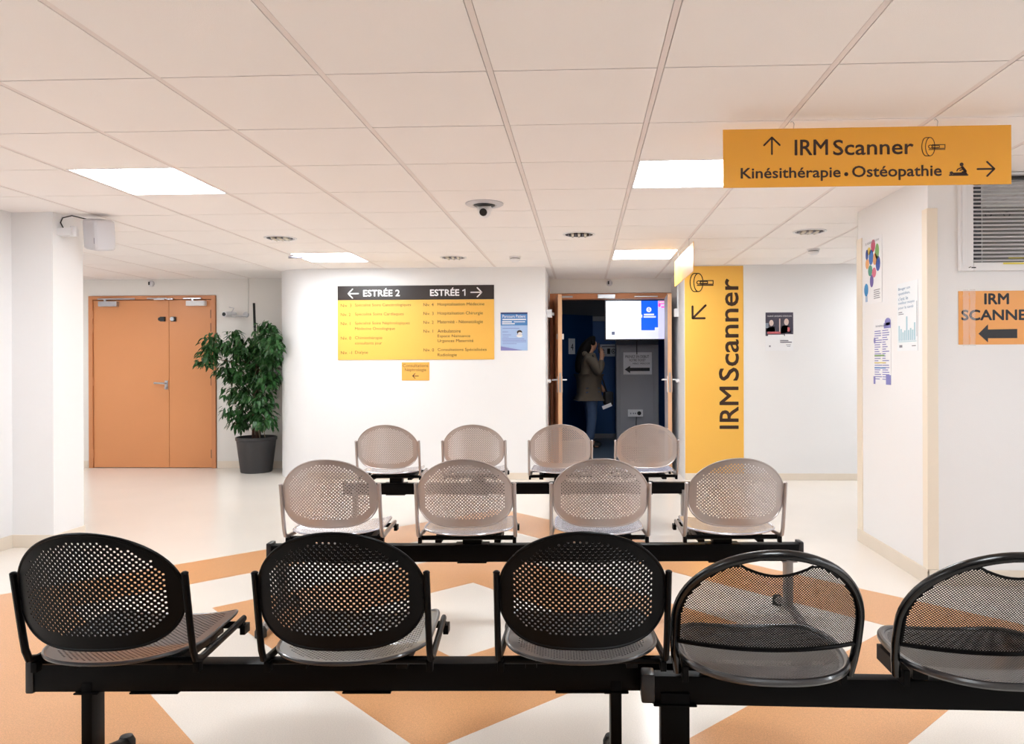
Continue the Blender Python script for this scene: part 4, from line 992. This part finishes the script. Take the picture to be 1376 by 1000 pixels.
for (p, l) in DL:
    t = thing('recessed_downlight', l, 'downlight', (*p, CEIL), 0, 'round recessed downlights')
    MB().lathe([(0.128, 0.0), (0.128, -0.005), (0.115, -0.007), (0.108, -0.002)], 32).build('trim_ring', WHITEPL, t, 'auto')
    MB().lathe([(0.11, -0.0035), (0.10, -0.0025)], 32).build('reflector', REFL, t, 'auto')
    for x in (-0.05, 0.0, 0.05):
        MB().tube([(x, -0.05, -0.008), (x, 0.05, -0.008)], 0.011, 8).build('lamp_tube', GLASSB, t, True)
    for x in (-0.085, -0.025, 0.028, 0.085): MB().box(x - 0.005, x + 0.005, -0.04, 0.03, -0.010, -0.003).build('louvre_blade', INKGREY, t)
SD = [((-0.646, 7.177), 'white smoke detector on the ceiling right of the directory panel'), ((2.088, 6.895), 'white smoke detector on the ceiling above the photo poster')]
for (p, l) in SD:
    t = thing('smoke_detector', l, 'detector', (*p, CEIL), 0, 'ceiling smoke detectors')
    MB().lathe([(0.055, 0), (0.055, -0.012), (0.05, -0.016)], 24).build('base', WHITEPL, t, 'auto')
    MB().lathe([(0.046, -0.016), (0.046, -0.022)], 24).build('dark_gap', DARKPL, t, 'auto')
    MB().lathe([(0.05, -0.022), (0.048, -0.035), (0.03, -0.05), (0.01, -0.052)], 24).build('dome', WHITEPL, t, 'auto')
# dark vent star beside the rear left light
vt = thing('ceiling_fitting', 'small dark metal fitting beside the light panel above the directory', 'fitting', (-2.68, 6.98, CEIL))
MB().tube([(-0.09, 0.0, -0.02), (0.0, -0.02, -0.012), (0.08, -0.01, -0.02)], [0.004, 0.014, 0.004], 8).tube([(-0.06, -0.08, -0.02), (0.0, -0.04, -0.02), (0.07, -0.02, -0.016)], [0.004, 0.011, 0.004], 8).build('bracket', INKGREY, vt, True)
MB().tube([(0, -0.02, -0.012), (0, -0.02, 0)], 0.006, 8).build('stem', METAL, vt, True)

# loudspeaker on the left pillar
sp = thing('wall_speaker', 'white loudspeaker on a bracket high on the left wall end', 'speaker', (-3.545, 5.0, 2.05))
MB().box(0.0, 0.10, -0.07, 0.01, 0.05, 0.10).tube([(0.09, -0.03, 0.045), (0.09, -0.03, 0.115)], 0.022, 12).build('bracket', WHITEPL, sp, 'auto', 0.003)
k_ = MB().box(-0.085, 0.085, -0.07, 0.07, -0.10, 0.11).build('cabinet', GREYPL, sp, 'auto', 0.03, (0.235, 0.02, 0.06), 3); k_.rotation_euler = (math.radians(8), math.radians(10), math.radians(-28))
MB().box(0.062, 0.067, -0.0705, -0.068, -0.05, -0.01).build('badge', INKGREY, k_)
MB().tube([(0.02, -0.03, 0.10), (0.005, -0.04, 0.14), (0.02, -0.04, 0.172), (0.07, -0.02, 0.19), (0.16, 0.02, 0.17)], 0.004, 8).build('cable', DARKPL, sp, True)

# wall camera near the plant
wc = thing('wall_camera', 'small white bullet camera on a wall arm above the plant', 'camera', (-3.985, 8.75, 1.80))
MB().lathe([(0.03, -0.02), (0.034, 0)], 18, (0, 0, 0.02), 'y').build('wall_plate', GREYPL, wc, 'auto')
MB().tube([(0, -0.01, 0.0), (-0.02, -0.10, -0.005), (-0.12, -0.12, 0.0)], 0.011, 8).build('arm', WHITEPL, wc, True)
MB().tube([(-0.13, -0.02, 0.02), (-0.17, -0.2, 0.012)], 0.034, 14).build('camera_body', WHITEPL, wc, 'auto')
MB().tube([(-0.17, -0.2, 0.012), (-0.1712, -0.206, 0.0118)], 0.022, 14).build('lens', DARKPL, wc, 'auto')
MB().tube([(-0.12, -0.12, 0.04), (-0.10, -0.1, 0.09), (-0.15, -0.12, 0.10)], 0.006, 6).build('cable', GREYPL, wc, True)
MB().box(0.015, 0.03, -0.012, 0, 0.02, CEIL - 1.80).build('conduit', CREAM, wc)

# ------------------------------------------------------------------ plant
pt = thing('potted_ficus', 'leafy green ficus tree in a charcoal pot beside the orange door', 'plant', (-3.735, 8.45, 0))
MB().lathe([(0.165, 0.0), (0.172, 0.01), (0.215, 0.36), (0.225, 0.37), (0.225, 0.40), (0.212, 0.405), (0.205, 0.385), (0.2, 0.35)], 36).build('pot', POT, pt, 'auto')
MB().lathe([(0.2, 0.345), (0.2, 0.352), (0.02, 0.362)], 24).build('soil', SOIL, pt, 'auto')
rnd = random.Random(21)
stems = []
mb = MB()
for k in range(4):
    a = k * 1.7; x, y = 0.035 * math.cos(a), 0.03 * math.sin(a)
    P = [(x, y, 0.35), (x * 1.1 + 0.01 * math.sin(k), y, 0.6), (x * 0.5, y * 0.8, 0.85), (x * 1.5, y * 1.5, 1.15), (x * 3, y * 2, 1.4)]
    mb.tube(P, [0.018, 0.016, 0.015, 0.012, 0.007], 8); stems.append(P)
mb.build('trunk', BARK, pt, True)
MB().tube([(0.02, 0.0, 0.35), (0.0, 0.0, 1.2), (-0.022, -0.0, 1.93)], 0.014, 10).build('support_stake', STAKE, pt, True)
MB().tube([(0.07, -0.05, 0.35), (0.03, -0.06, 0.62), (-0.0, -0.04, 0.95)], 0.006, 8).tube([(0.1, 0.02, 0.35), (0.05, -0.02, 0.7), (0.01, -0.02, 0.9)], 0.005, 8).build('cane', mat('pale_cane', '#a89880', 0.7, var=0.1), pt, True)
# clusters: (x, z, rx, rz) measured from the photograph, with depth
CL = [(-0.46, 1.47, 0.13, 0.13), (-0.50, 1.30, 0.12, 0.10), (-0.33, 1.18, 0.17, 0.12), (-0.22, 1.40, 0.15, 0.12), (-0.05, 1.45, 0.17, 0.13), (0.12, 1.52, 0.16, 0.13), (0.28, 1.50, 0.15, 0.13), (0.42, 1.45, 0.09, 0.10), (0.27, 1.30, 0.16, 0.14),
      (0.05, 1.28, 0.2, 0.14), (-0.15, 1.1, 0.18, 0.12), (-0.28, 0.92, 0.13, 0.10), (0.12, 1.05, 0.2, 0.13), (0.27, 1.08, 0.12, 0.12), (-0.08, 0.86, 0.18, 0.11), (0.2, 0.84, 0.13, 0.12), (-0.22, 0.70, 0.13, 0.09), (-0.03, 0.68, 0.13, 0.10), (0.24, 0.62, 0.12, 0.09), (0.12, 0.72, 0.1, 0.1), (-0.2, 0.56, 0.1, 0.07), (0.25, 1.65, 0.09, 0.06), (-0.25, 1.56, 0.09, 0.06)]
LEAFA = mat('ficus_leaf', '#2f5a2c', 0.38, var=0.35, vscale=9)
br_ = MB(); lv = MB()
def leaf_quad(c, d, L, W):
    d = d.normalized(); s_ = d.cross(Vector((rnd.uniform(-.4, .4), rnd.uniform(-.4, .4), 1))).normalized(); n = s_.cross(d)
    p = [c, c + d * L * 0.3 + s_ * W * 0.5 + n * W * .12, c + d * L * 0.65 + s_ * W * 0.42 + n * W * .12 - Vector((0, 0, L * .05)), c + d * L - Vector((0, 0, L * 0.16)),
         c + d * L * 0.65 - s_ * W * 0.42 + n * W * .12 - Vector((0, 0, L * .05)), c + d * L * 0.3 - s_ * W * 0.5 + n * W * .12, c + d * L * 0.33, c + d * L * 0.67 - Vector((0, 0, L * .05))]
    lv.add(p, [(0, 1, 6), (6, 1, 2, 7), (7, 2, 3), (0, 6, 5), (6, 7, 4, 5), (7, 3, 4)])
for (x, z, rx, rz) in CL:
    ry = 0.13; yc = rnd.uniform(-0.12, 0.08)
    if z < 0.8: yc = rnd.uniform(-0.12, 0.02)
    if x > 0.15: yc = -0.30
    if x > 0.35: yc = -0.52; x *= 1.06
    st = stems[rnd.randrange(4)]; z0 = max(0.5, z - 0.3); base = Vector(min(st, key=lambda q: abs(q[2] - z0)))
    br_.tube([base, (base + Vector((x, yc, z))) / 2 + Vector((0, 0, 0.04)), (x, yc, z)], [0.006, 0.005, 0.003], 6)
    nb = int(36 * rx * rz / 0.0169) + 12
    for b in range(nb):
        a, e = rnd.uniform(0, 2 * PI), rnd.uniform(-1, 1); r = rnd.random() ** 0.5
        c = Vector((x + rx * r * math.cos(a) * math.sqrt(1 - e * e), yc + ry * r * math.sin(a) * math.sqrt(1 - e * e), z + rz * r * e))
        if c.y > 0.20: c.y = 0.20
        if c.x > 0.24:
            wx = c.x - 3.735 + 2.94
            c.y = min(c.y, 8.35 - math.sqrt(max(0, 0.42 ** 2 - wx * wx)) - 8.45 - 0.09)
        out = Vector((c.x - x, c.y - yc, 0)); out = out if out.length > 0.01 else Vector((rnd.uniform(-1, 1), rnd.uniform(-1, 1), 0))
        out = out.normalized() * 0.8 + Vector((rnd.uniform(-.6, .6), rnd.uniform(-.6, .6), -0.9 + rnd.uniform(-.5, .6)))
        for q in range(3):
            leaf_quad(c + Vector((rnd.uniform(-.03, .03), rnd.uniform(-.03, .03), rnd.uniform(-.03, .03))), out + Vector((rnd.uniform(-.7, .7), rnd.uniform(-.7, .7), rnd.uniform(-.4, .4))), rnd.uniform(0.06, 0.095), rnd.uniform(0.026, 0.038))
br_.build('branches', BARK, pt, True)
lo = lv.build('foliage', LEAFA, pt, True); lo['kind'] = 'stuff'
